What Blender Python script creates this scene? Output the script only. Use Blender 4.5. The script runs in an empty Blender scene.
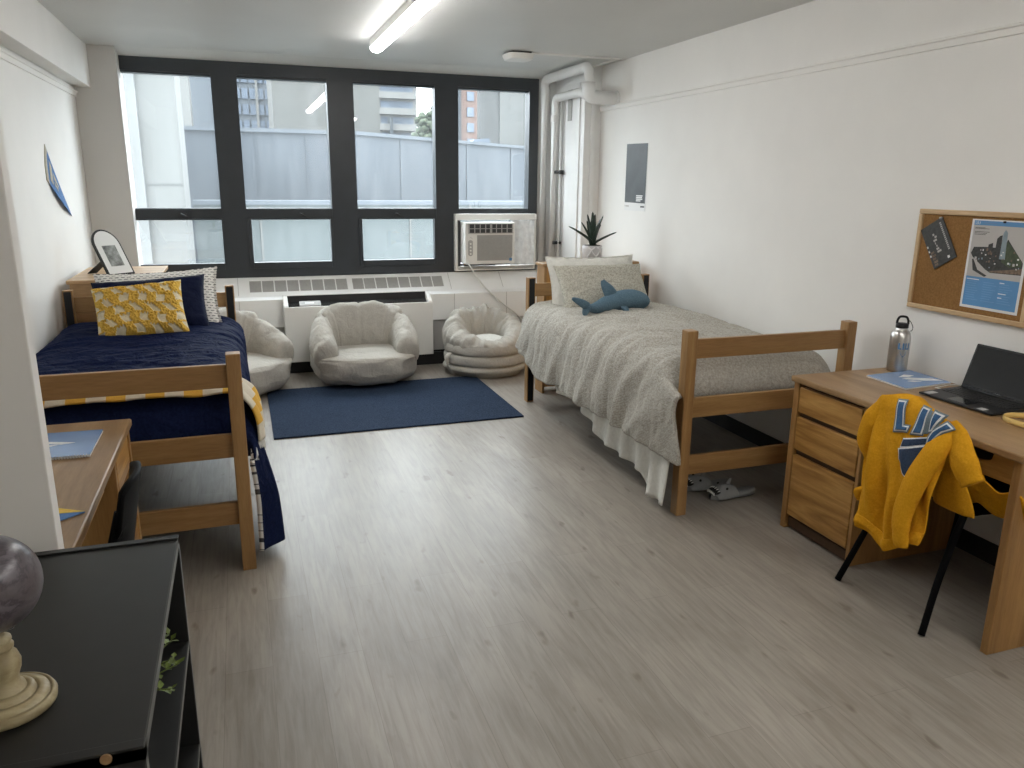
import bpy, bmesh, math, random
from mathutils import Vector, Matrix, noise
random.seed(7)
SC = bpy.context.scene
COL = SC.collection
PI = math.pi
WL = {}                      # world location of every object we parent to


def lerp(a, b, t): return a + (b - a) * t
def clamp(x, a=0.0, b=1.0): return max(a, min(b, x))
def sstep(a, b, x):
    t = clamp((x - a) / (b - a)); return t * t * (3 - 2 * t)
def N(x, y, z=0.0): return noise.noise(Vector((x, y, z)))
def interp(tab, x):
    if x <= tab[0][0]: return tab[0][1]
    for (a, va), (b, vb) in zip(tab, tab[1:]):
        if x <= b: return lerp(va, vb, (x - a) / (b - a))
    return tab[-1][1]


# ------------------------------------------------------------------ materials
class NT:
    def __init__(s, name):
        s.m = bpy.data.materials.new(name); s.m.use_nodes = True
        s.t = s.m.node_tree; s.n = s.t.nodes; s.b = s.n['Principled BSDF']
    def new(s, typ, **kw):
        nd = s.n.new(typ)
        for k, v in kw.items():
            if k in nd.inputs: nd.inputs[k].default_value = v
            else: setattr(nd, k, v)
        return nd
    def link(s, a, b): s.t.links.new(a, b)
    def ramp(s, fac, stops):
        r = s.n.new('ShaderNodeValToRGB')
        while len(r.color_ramp.elements) < len(stops): r.color_ramp.elements.new(0.5)
        for e, (p, c) in zip(r.color_ramp.elements, stops):
            e.position = p; e.color = (*c, 1)
        s.link(fac, r.inputs[0]); return r.outputs[0]
    def coords(s, scale=(1, 1, 1), kind='Object', rot=(0, 0, 0)):
        tc = s.n.new('ShaderNodeTexCoord'); mp = s.n.new('ShaderNodeMapping')
        mp.inputs['Scale'].default_value = scale; mp.inputs['Rotation'].default_value = rot
        s.link(tc.outputs[kind], mp.inputs[0]); return mp.outputs[0]
    def noise(s, vec, scale, detail=4, rough=0.55, dist=0.0):
        nd = s.new('ShaderNodeTexNoise', Scale=scale, Detail=detail, Roughness=rough, Distortion=dist)
        s.link(vec, nd.inputs['Vector']); return nd.outputs['Fac']
    def bump(s, h, strength=0.2, dist=0.01):
        bp = s.new('ShaderNodeBump', Strength=strength, Distance=dist)
        s.link(h, bp.inputs['Height']); s.link(bp.outputs[0], s.b.inputs['Normal'])
    def base(s, sock): s.link(sock, s.b.inputs['Base Color'])
    def mix(s, fac, a, b):
        m = s.n.new('ShaderNodeMix'); m.data_type = 'RGBA'
        for sock, v in ((m.inputs[0], fac), (m.inputs[6], a), (m.inputs[7], b)):
            if isinstance(v, (int, float)): sock.default_value = v
            elif isinstance(v, tuple): sock.default_value = (*v, 1)
            else: s.link(v, sock)
        return m.outputs[2]


def plain(name, col, rough=0.5, metal=0.0, var=0.06, scale=8, bump=0.0, spec=0.5):
    t = NT(name); t.b.inputs['Roughness'].default_value = rough
    t.b.inputs['Metallic'].default_value = metal
    t.b.inputs['Specular IOR Level'].default_value = spec
    v = t.coords(); f = t.noise(v, scale)
    lo = tuple(c * (1 - var) for c in col); hi = tuple(min(1, c * (1 + var)) for c in col)
    t.base(t.ramp(f, [(0.3, lo), (0.7, hi)]))
    if bump: t.bump(t.noise(v, scale * 8), bump, 0.004)
    return t.m


def fabric(name, c1, c2, scale=60, bump=0.35, rough=0.9, sheen=0.0, big=2.5, spec=0.1, crease=0.0):
    t = NT(name); t.b.inputs['Roughness'].default_value = rough
    t.b.inputs['Sheen Weight'].default_value = sheen
    t.b.inputs['Specular IOR Level'].default_value = spec
    v = t.coords(); f = t.noise(v, scale, 3); g = t.noise(v, big, 3)
    a = t.ramp(f, [(0.35, c1), (0.65, c2)])
    d = t.ramp(g, [(0.3, (0.9, 0.9, 0.9)), (0.7, (1, 1, 1))])
    m = t.n.new('ShaderNodeMix'); m.data_type = 'RGBA'; m.blend_type = 'MULTIPLY'; m.inputs[0].default_value = 1
    t.link(a, m.inputs[6]); t.link(d, m.inputs[7]); t.base(m.outputs[2])
    t.bump(f, bump, 0.003)
    if crease:
        cr = t.noise(v, 13, 3, 0.5, 1.2); b2 = t.new('ShaderNodeBump', Strength=crease, Distance=0.03)
        t.link(cr, b2.inputs['Height']); fine_ = [n for n in t.n if n.type == 'BUMP' and n != b2][0]; t.link(b2.outputs[0], fine_.inputs['Normal'])
    return t.m


def wood(name, c1, c2, c3, axis='y', ring=9.0, rough=0.42, figure=1.0):
    t = NT(name); t.b.inputs['Roughness'].default_value = rough
    sc = {'x': (0.09, 1, 1), 'y': (1, 0.09, 1), 'z': (1, 1, 0.09)}[axis]
    v = t.coords(sc)
    n1 = t.noise(v, ring, 2, 0.5, 0.6 * figure)
    m = t.new('ShaderNodeMath', operation='MULTIPLY'); m.inputs[1].default_value = 7.0
    t.link(n1, m.inputs[0])
    fr = t.new('ShaderNodeMath', operation='PINGPONG'); fr.inputs[1].default_value = 1.0
    t.link(m.outputs[0], fr.inputs[0])
    fine = t.noise(t.coords(tuple(s * 10 for s in sc)), 16, 4, 0.65)
    a = t.ramp(fr.outputs[0], [(0.0, c1), (0.55, c2), (1.0, c3)])
    b = t.ramp(fine, [(0.32, (0.78, 0.75, 0.7)), (0.62, (1, 1, 1))])
    x = t.n.new('ShaderNodeMix'); x.data_type = 'RGBA'; x.blend_type = 'MULTIPLY'; x.inputs[0].default_value = 0.8
    t.link(a, x.inputs[6]); t.link(b, x.inputs[7]); t.base(x.outputs[2])
    t.bump(fine, 0.08, 0.002)
    return t.m


M = {}
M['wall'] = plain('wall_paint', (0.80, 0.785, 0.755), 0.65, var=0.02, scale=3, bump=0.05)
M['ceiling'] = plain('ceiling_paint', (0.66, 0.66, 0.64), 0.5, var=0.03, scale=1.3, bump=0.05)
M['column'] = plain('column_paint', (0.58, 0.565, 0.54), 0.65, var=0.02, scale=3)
M['white_gloss'] = plain('white_gloss_paint', (0.85, 0.85, 0.84), 0.35, var=0.04, scale=5, bump=0.05)
M['cover_white'] = plain('cover_white', (0.88, 0.88, 0.865), 0.45, var=0.03, scale=4)
M['cover_grey'] = plain('cover_grey', (0.50, 0.49, 0.47), 0.5, var=0.04, scale=4)
M['unit'] = plain('unit_enamel', (0.80, 0.785, 0.75), 0.45, var=0.02, scale=3)
M['black'] = plain('black_void', (0.012, 0.012, 0.013), 0.6, var=0.2)
M['frame'] = plain('window_frame_paint', (0.034, 0.040, 0.047), 0.4, var=0.1)
M['grille'] = plain('grille_grey', (0.40, 0.395, 0.375), 0.5, var=0.08, scale=40)
M['ac'] = plain('ac_plastic', (0.82, 0.805, 0.765), 0.4, var=0.02)
M['ac_dark'] = plain('ac_vent_dark', (0.05, 0.05, 0.05), 0.6)
M['ac_grey'] = plain('ac_louvre', (0.42, 0.41, 0.39), 0.5, var=0.04)
M['ac_foam'] = plain('ac_side_panel', (0.86, 0.88, 0.90), 0.5, var=0.12, scale=25, bump=0.3)
M['cord'] = plain('cord_white', (0.75, 0.74, 0.70), 0.5)
M['steel'] = plain('steel', (0.55, 0.55, 0.55), 0.25, 1.0, var=0.05)
M['dark_metal'] = plain('dark_metal', (0.03, 0.03, 0.03), 0.35, 0.6)
M['black_shelf'] = plain('black_melamine', (0.013, 0.013, 0.0125), 0.42, var=0.1, scale=20)
M['black_edge'] = plain('black_edge', (0.055, 0.055, 0.05), 0.4, var=0.1)
M['black_plastic'] = plain('black_plastic', (0.009, 0.009, 0.010), 0.42, spec=0.35)
M['chair_black'] = plain('chair_black', (0.004, 0.004, 0.0045), 0.5, spec=0.06)
M['black_rubber'] = plain('black_rubber', (0.015, 0.015, 0.015), 0.7)
O1, O2, O3 = (0.30, 0.165, 0.062), (0.36, 0.205, 0.080), (0.41, 0.245, 0.10)
M['bed_x'] = wood('bed_wood_x', O1, O2, O3, 'x', 6)
M['bed_y'] = wood('bed_wood_y', O1, O2, O3, 'y', 6)
M['bed_z'] = wood('bed_wood_z', O1, O2, O3, 'z', 6)
D1, D2, D3 = (0.26, 0.152, 0.066), (0.325, 0.198, 0.092), (0.37, 0.235, 0.115)
M['desk_top'] = wood('desk_top_wood', D1, D2, D3, 'y', 7, 0.35)
M['desk_z'] = wood('desk_side_wood', (0.30, 0.155, 0.05), (0.38, 0.205, 0.07), (0.44, 0.25, 0.09), 'z', 7)
M['oak'] = wood('oak_drawer_wood', (0.31, 0.15, 0.036), (0.45, 0.24, 0.066), (0.53, 0.305, 0.095), 'y', 9, 0.4, 2.5)
M['dark_gap'] = plain('dark_wood_gap', (0.07, 0.035, 0.015), 0.6, var=0.15)
M['dresser_x'] = wood('dresser_wood', (0.40, 0.24, 0.11), (0.48, 0.30, 0.15), (0.54, 0.36, 0.19), 'x', 7)
M['dresser_o'] = wood('dresser_side_wood', (0.50, 0.25, 0.07), (0.60, 0.32, 0.10), (0.66, 0.38, 0.13), 'z', 7)
M['navy'] = fabric('navy_cotton', (0.007, 0.0115, 0.040), (0.0105, 0.017, 0.055), 90, 0.15, 0.7, 0, spec=0.03, crease=.6)
M['navy_sham'] = fabric('navy_sham', (0.005, 0.0085, 0.029), (0.007, 0.011, 0.037), 90, 0.15, 0.6, 0, spec=0.06, crease=.3)
M['sheet'] = fabric('white_sheet', (0.70, 0.69, 0.64), (0.78, 0.77, 0.72), 50, 0.2)
M['bean'] = fabric('bean_canvas', (0.47, 0.445, 0.40), (0.54, 0.515, 0.465), 120, 0.25, crease=.3)
M['rug'] = fabric('rug_pile', (0.013, 0.024, 0.048), (0.034, 0.052, 0.090), 110, 1.0, 0.95, 0.0, 6)
M['seam'] = plain('seam_thread', (0.34, 0.32, 0.29), 0.9)
M['gold'] = fabric('gold_fleece', (0.60, 0.28, 0.011), (0.68, 0.335, 0.018), 140, 0.2, crease=.3)
M['lettering_blue'] = fabric('lettering_blue', (0.055, 0.13, 0.27), (0.075, 0.165, 0.32), 160, 0.2)
M['lettering_slate'] = fabric('lettering_slate', (0.17, 0.22, 0.25), (0.21, 0.26, 0.29), 160, 0.2)
M['lettering_white'] = fabric('lettering_white', (0.70, 0.74, 0.76), (0.78, 0.80, 0.82), 160, 0.2)
M['navy_patch'] = fabric('navy_patch', (0.035, 0.055, 0.10), (0.05, 0.075, 0.13), 160, 0.2)
M['tuft_yellow'] = fabric('tuft_yellow', (0.62, 0.36, 0.05), (0.86, 0.58, 0.13), 170, 1.0, 0.95)
M['tuft_cream'] = fabric('tuft_cream', (0.72, 0.64, 0.46), (0.80, 0.72, 0.55), 120, 0.5)
M['shark'] = fabric('plush_blue', (0.095, 0.165, 0.225), (0.145, 0.225, 0.285), 150, 0.6)
M['shark_white'] = fabric('plush_white', (0.6, 0.6, 0.58), (0.7, 0.7, 0.68), 150, 0.6)
M['foam_grey'] = plain('slide_foam', (0.26, 0.27, 0.27), 0.6, var=0.04, spec=0.2)
M['foam_black'] = plain('slide_black', (0.01, 0.01, 0.01), 0.6)
M['tooth'] = plain('slide_tooth', (0.8, 0.8, 0.78), 0.5)
M['pot'] = plain('pot_ceramic', (0.55, 0.53, 0.53), 0.5, var=0.1, scale=12)
M['pot_line'] = plain('pot_ridge', (0.72, 0.70, 0.70), 0.5)
M['aloe'] = plain('succulent_green', (0.015, 0.030, 0.018), 0.45, var=0.4, scale=20)
M['sprig'] = plain('sprig_green', (0.14, 0.19, 0.035), 0.5, var=0.3, scale=40)
M['soil'] = plain('soil', (0.03, 0.022, 0.015), 0.9, var=0.4, scale=60, bump=0.5)
M['cork'] = fabric('cork', (0.24, 0.125, 0.045), (0.31, 0.17, 0.065), 130, 0.4, 0.9, 0)
M['pine'] = wood('pine_frame', (0.50, 0.33, 0.17), (0.58, 0.40, 0.22), (0.62, 0.45, 0.26), 'y', 6)
M['pine_z'] = wood('pine_frame_upright', (0.50, 0.33, 0.17), (0.58, 0.40, 0.22), (0.62, 0.45, 0.26), 'z', 6)
M['paper'] = plain('paper_white', (0.74, 0.74, 0.73), 0.6, var=0.02)
M['paper_grey'] = plain('paper_grey', (0.46, 0.44, 0.42), 0.6, var=0.04)
M['print_blue'] = plain('print_blue', (0.10, 0.27, 0.52), 0.45, var=0.06)
M['print_lines'] = plain('print_lines', (0.16, 0.34, 0.60), 0.5)
M['print_dark'] = plain('print_dark', (0.035, 0.035, 0.033), 0.5, var=0.5, scale=90)
M['print_brown'] = plain('print_brown', (0.16, 0.11, 0.075), 0.5, var=0.4, scale=90)
M['print_green'] = plain('print_green', (0.05, 0.07, 0.035), 0.5, var=0.3, scale=60)
M['print_glass'] = plain('print_glass', (0.22, 0.28, 0.31), 0.5, var=0.2, scale=40)
M['folder'] = plain('folder_blue', (0.17, 0.29, 0.52), 0.18, var=0.12, scale=6)
M['poster'] = plain('poster_slate', (0.052, 0.060, 0.066), 0.45, var=0.25, scale=6)
M['felt_blue'] = fabric('felt_blue', (0.10, 0.20, 0.42), (0.13, 0.25, 0.48), 60, 0.2)
M['felt_cream'] = fabric('felt_cream', (0.45, 0.42, 0.33), (0.52, 0.49, 0.40), 60, 0.2)
M['felt_yellow'] = fabric('felt_yellow', (0.75, 0.50, 0.10), (0.82, 0.57, 0.14), 60, 0.2)
M['band_yellow'] = plain('band_yellow', (0.72, 0.50, 0.17), 0.5)
M['aluminium'] = plain('aluminium', (0.62, 0.61, 0.59), 0.28, 1.0, var=0.05, scale=20)
M['screen'] = plain('screen_glass', (0.010, 0.011, 0.013), 0.12)
M['key'] = plain('key_plastic', (0.018, 0.018, 0.018), 0.5)
M['sticker'] = plain('sticker_silver', (0.5, 0.5, 0.5), 0.4)
M['photo'] = plain('photo_print', (0.20, 0.21, 0.20), 0.4, var=0.8, scale=22)
M['ring_wood'] = wood('globe_stand_wood', (0.30, 0.24, 0.13), (0.40, 0.33, 0.19), (0.46, 0.39, 0.235), 'x', 14, 0.4)
M['dark_pier'] = plain('dark_pier', (0.02, 0.025, 0.03), 0.9)
M['pane_dim'] = plain('tower_window', (0.040, 0.055, 0.078), 0.6, var=0.2, scale=2)

# globe map
t = NT('globe_map'); t.b.inputs['Roughness'].default_value = 0.28
v = t.coords(); f = t.noise(v, 13, 8, 0.62, 0.4); g = t.noise(v, 60, 4)
land = t.ramp(f, [(0.46, (0.155, 0.135, 0.155)), (0.5, (0.045, 0.038, 0.044)), (0.54, (0.115, 0.098, 0.105)), (0.75, (0.085, 0.07, 0.075))])
t.base(t.mix(0.25, land, t.ramp(g, [(0.3, (0.05, 0.045, 0.05)), (0.7, (0.22, 0.19, 0.22))])))
M['globe'] = t.m

# comforter with a fine mottled herringbone weave
t = NT('mottled_cotton'); t.b.inputs['Roughness'].default_value = 0.9
t.b.inputs['Specular IOR Level'].default_value = 0.2
v = t.coords(); f = t.noise(v, 105, 5, 0.7); g = t.noise(v, 4, 3)
w = t.new('ShaderNodeTexWave', Scale=46.0, Distortion=4.0, Detail=2.0); w.bands_direction = 'DIAGONAL'
t.link(v, w.inputs['Vector'])
a = t.ramp(f, [(0.38, (0.25, 0.235, 0.20)), (0.5, (0.39, 0.37, 0.325)), (0.62, (0.52, 0.505, 0.46))])
b = t.ramp(w.outputs['Fac'], [(0.2, (0.34, 0.32, 0.28)), (0.8, (0.56, 0.545, 0.50))])
t.base(t.mix(0.3, a, b)); t.bump(f, 0.15, 0.003)
cr = t.noise(v, 11, 4, 0.55, 1.4); b2 = t.new('ShaderNodeBump', Strength=0.35, Distance=0.03); t.link(cr, b2.inputs['Height'])
t.link(b2.outputs[0], [n for n in t.n if n.type == 'BUMP' and n != b2][0].inputs['Normal'])
M['mottle'] = t.m
t = NT('floral_sham'); t.b.inputs['Roughness'].default_value = 0.9
v = t.coords(); f = t.noise(v, 85, 4, 0.7)
t.base(t.ramp(f, [(0.4, (0.33, 0.32, 0.27)), (0.5, (0.44, 0.42, 0.355)), (0.6, (0.53, 0.51, 0.44))])); t.bump(f, 0.1, 0.003)
M['sham'] = t.m
# white cotton with rows of short black dashes
t = NT('dash_cotton'); t.b.inputs['Roughness'].default_value = 0.9
v = t.coords((1, 1, 1), 'UV')
br = t.new('ShaderNodeTexBrick'); br.inputs['Scale'].default_value = 1.0
for k, val in (('Color1', (0.05, 0.05, 0.055, 1)), ('Color2', (0.09, 0.09, 0.09, 1)), ('Mortar', (0.76, 0.74, 0.70, 1)), ('Mortar Size', 0.0062),
               ('Brick Width', 0.034), ('Row Height', 0.0165), ('Mortar Smooth', 0.0)): br.inputs[k].default_value = val
nz = t.noise(t.coords((1, 1, 1), 'UV'), 30, 2)
mpv = t.new('ShaderNodeVectorMath', operation='ADD'); sc_ = t.new('ShaderNodeVectorMath', operation='SCALE'); sc_.inputs['Scale'].default_value = 0.012
cmb = t.new('ShaderNodeCombineXYZ'); t.link(nz, cmb.inputs[0]); t.link(nz, cmb.inputs[1])
t.link(cmb.outputs[0], sc_.inputs[0]); t.link(v, mpv.inputs[0]); t.link(sc_.outputs[0], mpv.inputs[1]); t.link(mpv.outputs[0], br.inputs['Vector'])
t.base(br.outputs['Color'])
M['dash'] = t.m
# throw: yellow / white / gold stripes along the width of the bed
t = NT('striped_throw'); t.b.inputs['Roughness'].default_value = 0.95
v = t.coords((1, 1, 1), 'UV')
sx = t.new('ShaderNodeSeparateXYZ'); t.link(v, sx.inputs[0])
mm = t.new('ShaderNodeMath', operation='MULTIPLY'); mm.inputs[1].default_value = 8.5; t.link(sx.outputs[0], mm.inputs[0])
ff = t.new('ShaderNodeMath', operation='FRACT'); t.link(mm.outputs[0], ff.inputs[0])
r = t.n.new('ShaderNodeValToRGB'); r.color_ramp.interpolation = 'CONSTANT'
r.color_ramp.elements[0].color = (0.68, 0.62, 0.5, 1); r.color_ramp.elements[1].position = 0.5; r.color_ramp.elements[1].color = (0.70, 0.40, 0.06, 1)
t.link(ff.outputs[0], r.inputs[0]); t.base(r.outputs[0]); t.bump(t.noise(t.coords(), 150, 2), 0.6, 0.003)
M['throw'] = t.m
# floor planks
t = NT('floor_planks'); t.b.inputs['Roughness'].default_value = 0.38
t.b.inputs['Specular IOR Level'].default_value = 0.4
v = t.coords((1, 1, 1), 'Object', (0, 0, PI / 2))
br = t.new('ShaderNodeTexBrick'); br.offset = 0.37; br.offset_frequency = 2
for k, val in (('Scale', 1.0), ('Color1', (0.298, 0.267, 0.234, 1)), ('Color2', (0.335, 0.304, 0.270, 1)), ('Mortar', (0.245, 0.215, 0.19, 1)),
               ('Mortar Size', 0.0012), ('Mortar Smooth', 0.3), ('Brick Width', 1.22), ('Row Height', 0.152), ('Bias', 0.0)): br.inputs[k].default_value = val
t.link(v, br.inputs['Vector'])
gr = t.noise(t.coords((9, 0.7, 1)), 5.5, 6, 0.62, 0.5)
gr2 = t.noise(t.coords((1.6, 0.5, 1)), 3.0, 4, 0.6, 0.8)
kn = t.noise(t.coords((4.6, 1.9, 1)), 3.1, 2, 0.45)
a = t.ramp(gr, [(0.28, (0.76, 0.745, 0.73)), (0.6, (1.03, 1.03, 1.02))])
b = t.ramp(gr2, [(0.3, (0.82, 0.815, 0.80)), (0.7, (1.08, 1.08, 1.07))])
c = t.ramp(kn, [(0.24, (0.62, 0.58, 0.55)), (0.33, (1, 1, 1))])
def mul(t, x, y):
    q = t.n.new('ShaderNodeMix'); q.data_type = 'RGBA'; q.blend_type = 'MULTIPLY'; q.inputs[0].default_value = 1
    t.link(x, q.inputs[6]); t.link(y, q.inputs[7]); return q.outputs[2]
t.base(mul(t, mul(t, mul(t, br.outputs['Color'], a), b), c))
t.bump(gr, 0.10, 0.002)
M['floor'] = t.m
# glass: mostly clear, faint mirror, faint dusty veil
t = NT('window_glass'); t.n.remove(t.b); out = t.n['Material Output']
tr = t.new('ShaderNodeBsdfTransparent'); tr.inputs[0].default_value = (0.95, 0.97, 0.97, 1)
gl = t.new('ShaderNodeBsdfGlossy'); gl.inputs['Roughness'].default_value = 0.02
tl = t.new('ShaderNodeBsdfTranslucent'); tl.inputs[0].default_value = (0.8, 0.85, 0.88, 1)
m1 = t.new('ShaderNodeMixShader'); m1.inputs[0].default_value = 0.05; t.link(tr.outputs[0], m1.inputs[1]); t.link(gl.outputs[0], m1.inputs[2])
m2 = t.new('ShaderNodeMixShader'); m2.inputs[0].default_value = 0.05
dn = t.noise(t.coords((6, 1, 1)), 2, 3)
dr = t.new('ShaderNodeMapRange'); dr.inputs[3].default_value = 0.0; dr.inputs[4].default_value = 0.035; t.link(dn, dr.inputs[0]); t.link(dr.outputs[0], m2.inputs[0])
t.link(m1.outputs[0], m2.inputs[1]); t.link(tl.outputs[0], m2.inputs[2]); t.link(m2.outputs[0], out.inputs[0])
M['glass'] = t.m
# lamp
t = NT('lamp_tube'); t.b.inputs['Emission Color'].default_value = (1.0, 0.98, 0.95, 1); t.b.inputs['Emission Strength'].default_value = 16.0
t.b.inputs['Base Color'].default_value = (0.9, 0.9, 0.9, 1)
M['lamp'] = t.m
# outside
def concrete(name, c, var=0.12, sc=0.8):
    t = NT(name); t.b.inputs['Roughness'].default_value = 0.85
    f = t.noise(t.coords((1, 1, 0.5)), sc, 6, 0.65); g = t.noise(t.coords((3, 3, 0.3)), sc * 2, 3)
    q = t.mix(0.4, f, g)
    t.base(t.ramp(q, [(0.3, tuple(x * (1 - var) for x in c)), (0.7, tuple(x * (1 + var) for x in c))])); return t.m
M['concrete'] = concrete('concrete_pale', (0.050, 0.051, 0.049))
M['concrete_lit'] = concrete('concrete_lit_side', (0.060, 0.062, 0.061))  # lightened concrete, daylight on the pillar's side put into the colour
M['concrete_b'] = concrete('concrete_beige', (0.039, 0.039, 0.036))
M['concrete_g'] = concrete('concrete_grey', (0.033, 0.034, 0.034))
M['cladding'] = concrete('blue_cladding', (0.029, 0.035, 0.043), 0.05, 0.3)
M['cladding_cap'] = concrete('cladding_cap', (0.037, 0.044, 0.053), 0.04)
M['lower_wall'] = concrete('teal_render', (0.030, 0.037, 0.038), 0.10, 0.6)
M['tower_white'] = concrete('tower_white', (0.076, 0.076, 0.073), 0.04)
M['tower_blue'] = concrete('tower_blue', (0.043, 0.050, 0.059), 0.05)
M['brick'] = concrete('brick_pink', (0.068, 0.042, 0.034), 0.08, 2)
M['tree'] = plain('tree_foliage', (0.033, 0.045, 0.025), 0.8, var=0.4, scale=3)
M['bark'] = plain('tree_bark', (0.019, 0.016, 0.011), 0.9, var=0.3)
M['ground'] = concrete('yard_ground', (0.042, 0.042, 0.040))


# ------------------------------------------------------------------ mesh builder
class MB:
    def __init__(s):
        s.bm = bmesh.new(); s.uv = s.bm.loops.layers.uv.new('UVMap'); s.mi = 0
    def _face(s, vs, uvs=None, smooth=False):
        try: f = s.bm.faces.new(vs)
        except ValueError: return None
        f.material_index = s.mi; f.smooth = smooth
        if uvs:
            for l, u in zip(f.loops, uvs): l[s.uv].uv = u
        return f
    def box(s, x0, x1, y0, y1, z0, z1, mat=None):
        c = [Vector((x, y, z)) for z in (z0, z1) for y in (y0, y1) for x in (x0, x1)]
        if mat is not None: c = [mat @ p for p in c]
        v = [s.bm.verts.new(p) for p in c]
        for q in ((0, 2, 3, 1), (4, 5, 7, 6), (0, 1, 5, 4), (2, 6, 7, 3), (0, 4, 6, 2), (1, 3, 7, 5)):
            s._face([v[i] for i in q])
        return s
    def quad(s, *pts):
        s._face([s.bm.verts.new(Vector(p)) for p in pts]); return s
    def prism(s, poly, fn0, fn1):
        """poly: list of 2D points; fn0 / fn1 map a 2D point to the two 3D ends."""
        a = [s.bm.verts.new(Vector(fn0(*p))) for p in poly]; b = [s.bm.verts.new(Vector(fn1(*p))) for p in poly]
        n = len(poly); s._face(list(reversed(a))); s._face(b)
        for i in range(n): s._face([a[i], a[(i + 1) % n], b[(i + 1) % n], b[i]])
        return s
    def grid(s, fn, nu, nv, cu=False, cv=False, uvs=None, smooth=True, flip=False, mfn=None):
        U = nu if cu else nu + 1; V = nv if cv else nv + 1
        vs = [[s.bm.verts.new(Vector(fn(i / nu, j / nv))) for j in range(V)] for i in range(U)]
        for i in range(nu):
            for j in range(nv):
                q = [(i, j), (i + 1, j), (i + 1, j + 1), (i, j + 1)]
                if flip: q.reverse()
                uu = [((uvs(a / nu, b / nv)) if uvs else (a / nu, b / nv)) for a, b in q]
                if mfn: s.mi = mfn((i + .5) / nu, (j + .5) / nv)
                s._face([vs[a % U][b % V] for a, b in q], uu, smooth)
        return vs
    def sweep(s, path, radii, n=16, up=(0, 0, 1), mod=None, caps=True, closed=False, smooth=True):
        """path: 3D points, radii: (side, up) per point; mod(i/len, angle) scales the ring."""
        P = [Vector(p) for p in path]; L = len(P); rings = []
        for i, p in enumerate(P):
            if closed: d = P[(i + 1) % L] - P[i - 1]
            else: d = P[min(i + 1, L - 1)] - P[max(i - 1, 0)]
            d.normalize(); u = Vector(up); sd = d.cross(u)
            if sd.length < 1e-4: sd = d.cross(Vector((1, 0.01, 0)))
            sd.normalize(); u = sd.cross(d).normalized()
            rx, ry = radii[i] if isinstance(radii, list) else radii
            ring = []
            for k in range(n):
                a = 2 * PI * k / n; m = mod(i / max(1, L - 1), a) if mod else 1.0
                ring.append(s.bm.verts.new(p + sd * (rx * math.cos(a) * m) + u * (ry * math.sin(a) * m)))
            rings.append(ring)
        for i in range(L if closed else L - 1):
            A, B = rings[i], rings[(i + 1) % L]
            for k in range(n):
                t0, t1 = k / n, (k + 1) / n
                s._face([A[k], A[(k + 1) % n], B[(k + 1) % n], B[k]], [(i / L, t0), (i / L, t1), ((i + 1) / L, t1), ((i + 1) / L, t0)], smooth)
        if caps and not closed:
            s._face(list(reversed(rings[0]))); s._face(rings[-1])
        return s
    def tube(s, path, r, n=12, caps=True, closed=False): return s.sweep(path, (r, r), n, caps=caps, closed=closed)
    def cyl(s, p0, p1, r, n=20, r1=None):
        p0, p1 = Vector(p0), Vector(p1); return s.sweep([p0, p1], [(r, r), (r1 if r1 is not None else r,) * 2], n)
    def lathe(s, prof, c, n=32, smooth=True):
        c = Vector(c); rings = []
        for r, z in prof:
            rings.append([s.bm.verts.new(c + Vector((r * math.cos(2 * PI * k / n), r * math.sin(2 * PI * k / n), z))) for k in range(n)])
        for A, B in zip(rings, rings[1:]):
            for k in range(n): s._face([A[k], A[(k + 1) % n], B[(k + 1) % n], B[k]], None, smooth)
        s._face(list(reversed(rings[0]))); s._face(rings[-1]); return s
    def blob(s, c, r, e1=1.0, e2=1.0, nu=40, nv=24, disp=None, mat=None):
        """superellipsoid (e1 vertical, e2 plan), disp(theta, phi, point) moves along the radius."""
        c = Vector(c)
        pw = lambda x, e: math.copysign(abs(x) ** e, x)
        def fn(u, v):
            a = 2 * PI * u; b = PI * (v - 0.5) * 0.998
            p = Vector((r[0] * pw(math.cos(b), e1) * pw(math.cos(a), e2), r[1] * pw(math.cos(b), e1) * pw(math.sin(a), e2), r[2] * pw(math.sin(b), e1)))
            if disp: p = p * (1 + disp(a, b, p))
            if mat is not None: p = mat @ p
            return c + p
        s.grid(fn, nu, nv, cu=True)
        return s
    def build(s, name, mats, parent=None, smooth=None, bevel=0.0, weld=0.0, solid=None, subsurf=0, sharp=True):
        if weld: bmesh.ops.remove_doubles(s.bm, verts=s.bm.verts[:], dist=weld)
        if parent is not None:
            off = WL[parent.name]
            for v in s.bm.verts: v.co -= off
        elif getattr(s, 'origin', None) is not None:
            off = Vector(s.origin)
            for v in s.bm.verts: v.co -= off
        else: off = Vector((0, 0, 0))
        bmesh.ops.recalc_face_normals(s.bm, faces=s.bm.faces[:]) if not getattr(s, 'keep', False) else None
        me = bpy.data.meshes.new(name)
        if smooth is not None:
            for f in s.bm.faces: f.smooth = smooth
        s.bm.to_mesh(me); s.bm.free()
        for m in (mats if isinstance(mats, (list, tuple)) else [mats]): me.materials.append(M[m] if isinstance(m, str) else m)
        o = bpy.data.objects.new(name, me); COL.objects.link(o)
        if parent is not None: o.parent = parent
        elif getattr(s, 'origin', None) is not None: o.location = off
        WL[o.name] = Vector(off)
        if solid:
            md = o.modifiers.new('thickness', 'SOLIDIFY'); md.thickness = solid[0]; md.offset = solid[1]
            if len(solid) > 2: md.material_offset = solid[2]; md.material_offset_rim = solid[2]
        if bevel:
            md = o.modifiers.new('edges', 'BEVEL'); md.width = bevel; md.segments = 2; md.limit_method = 'ANGLE'; md.angle_limit = 0.7
        if subsurf:
            md = o.modifiers.new('soft', 'SUBSURF'); md.levels = subsurf; md.render_levels = subsurf
        return o


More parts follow.
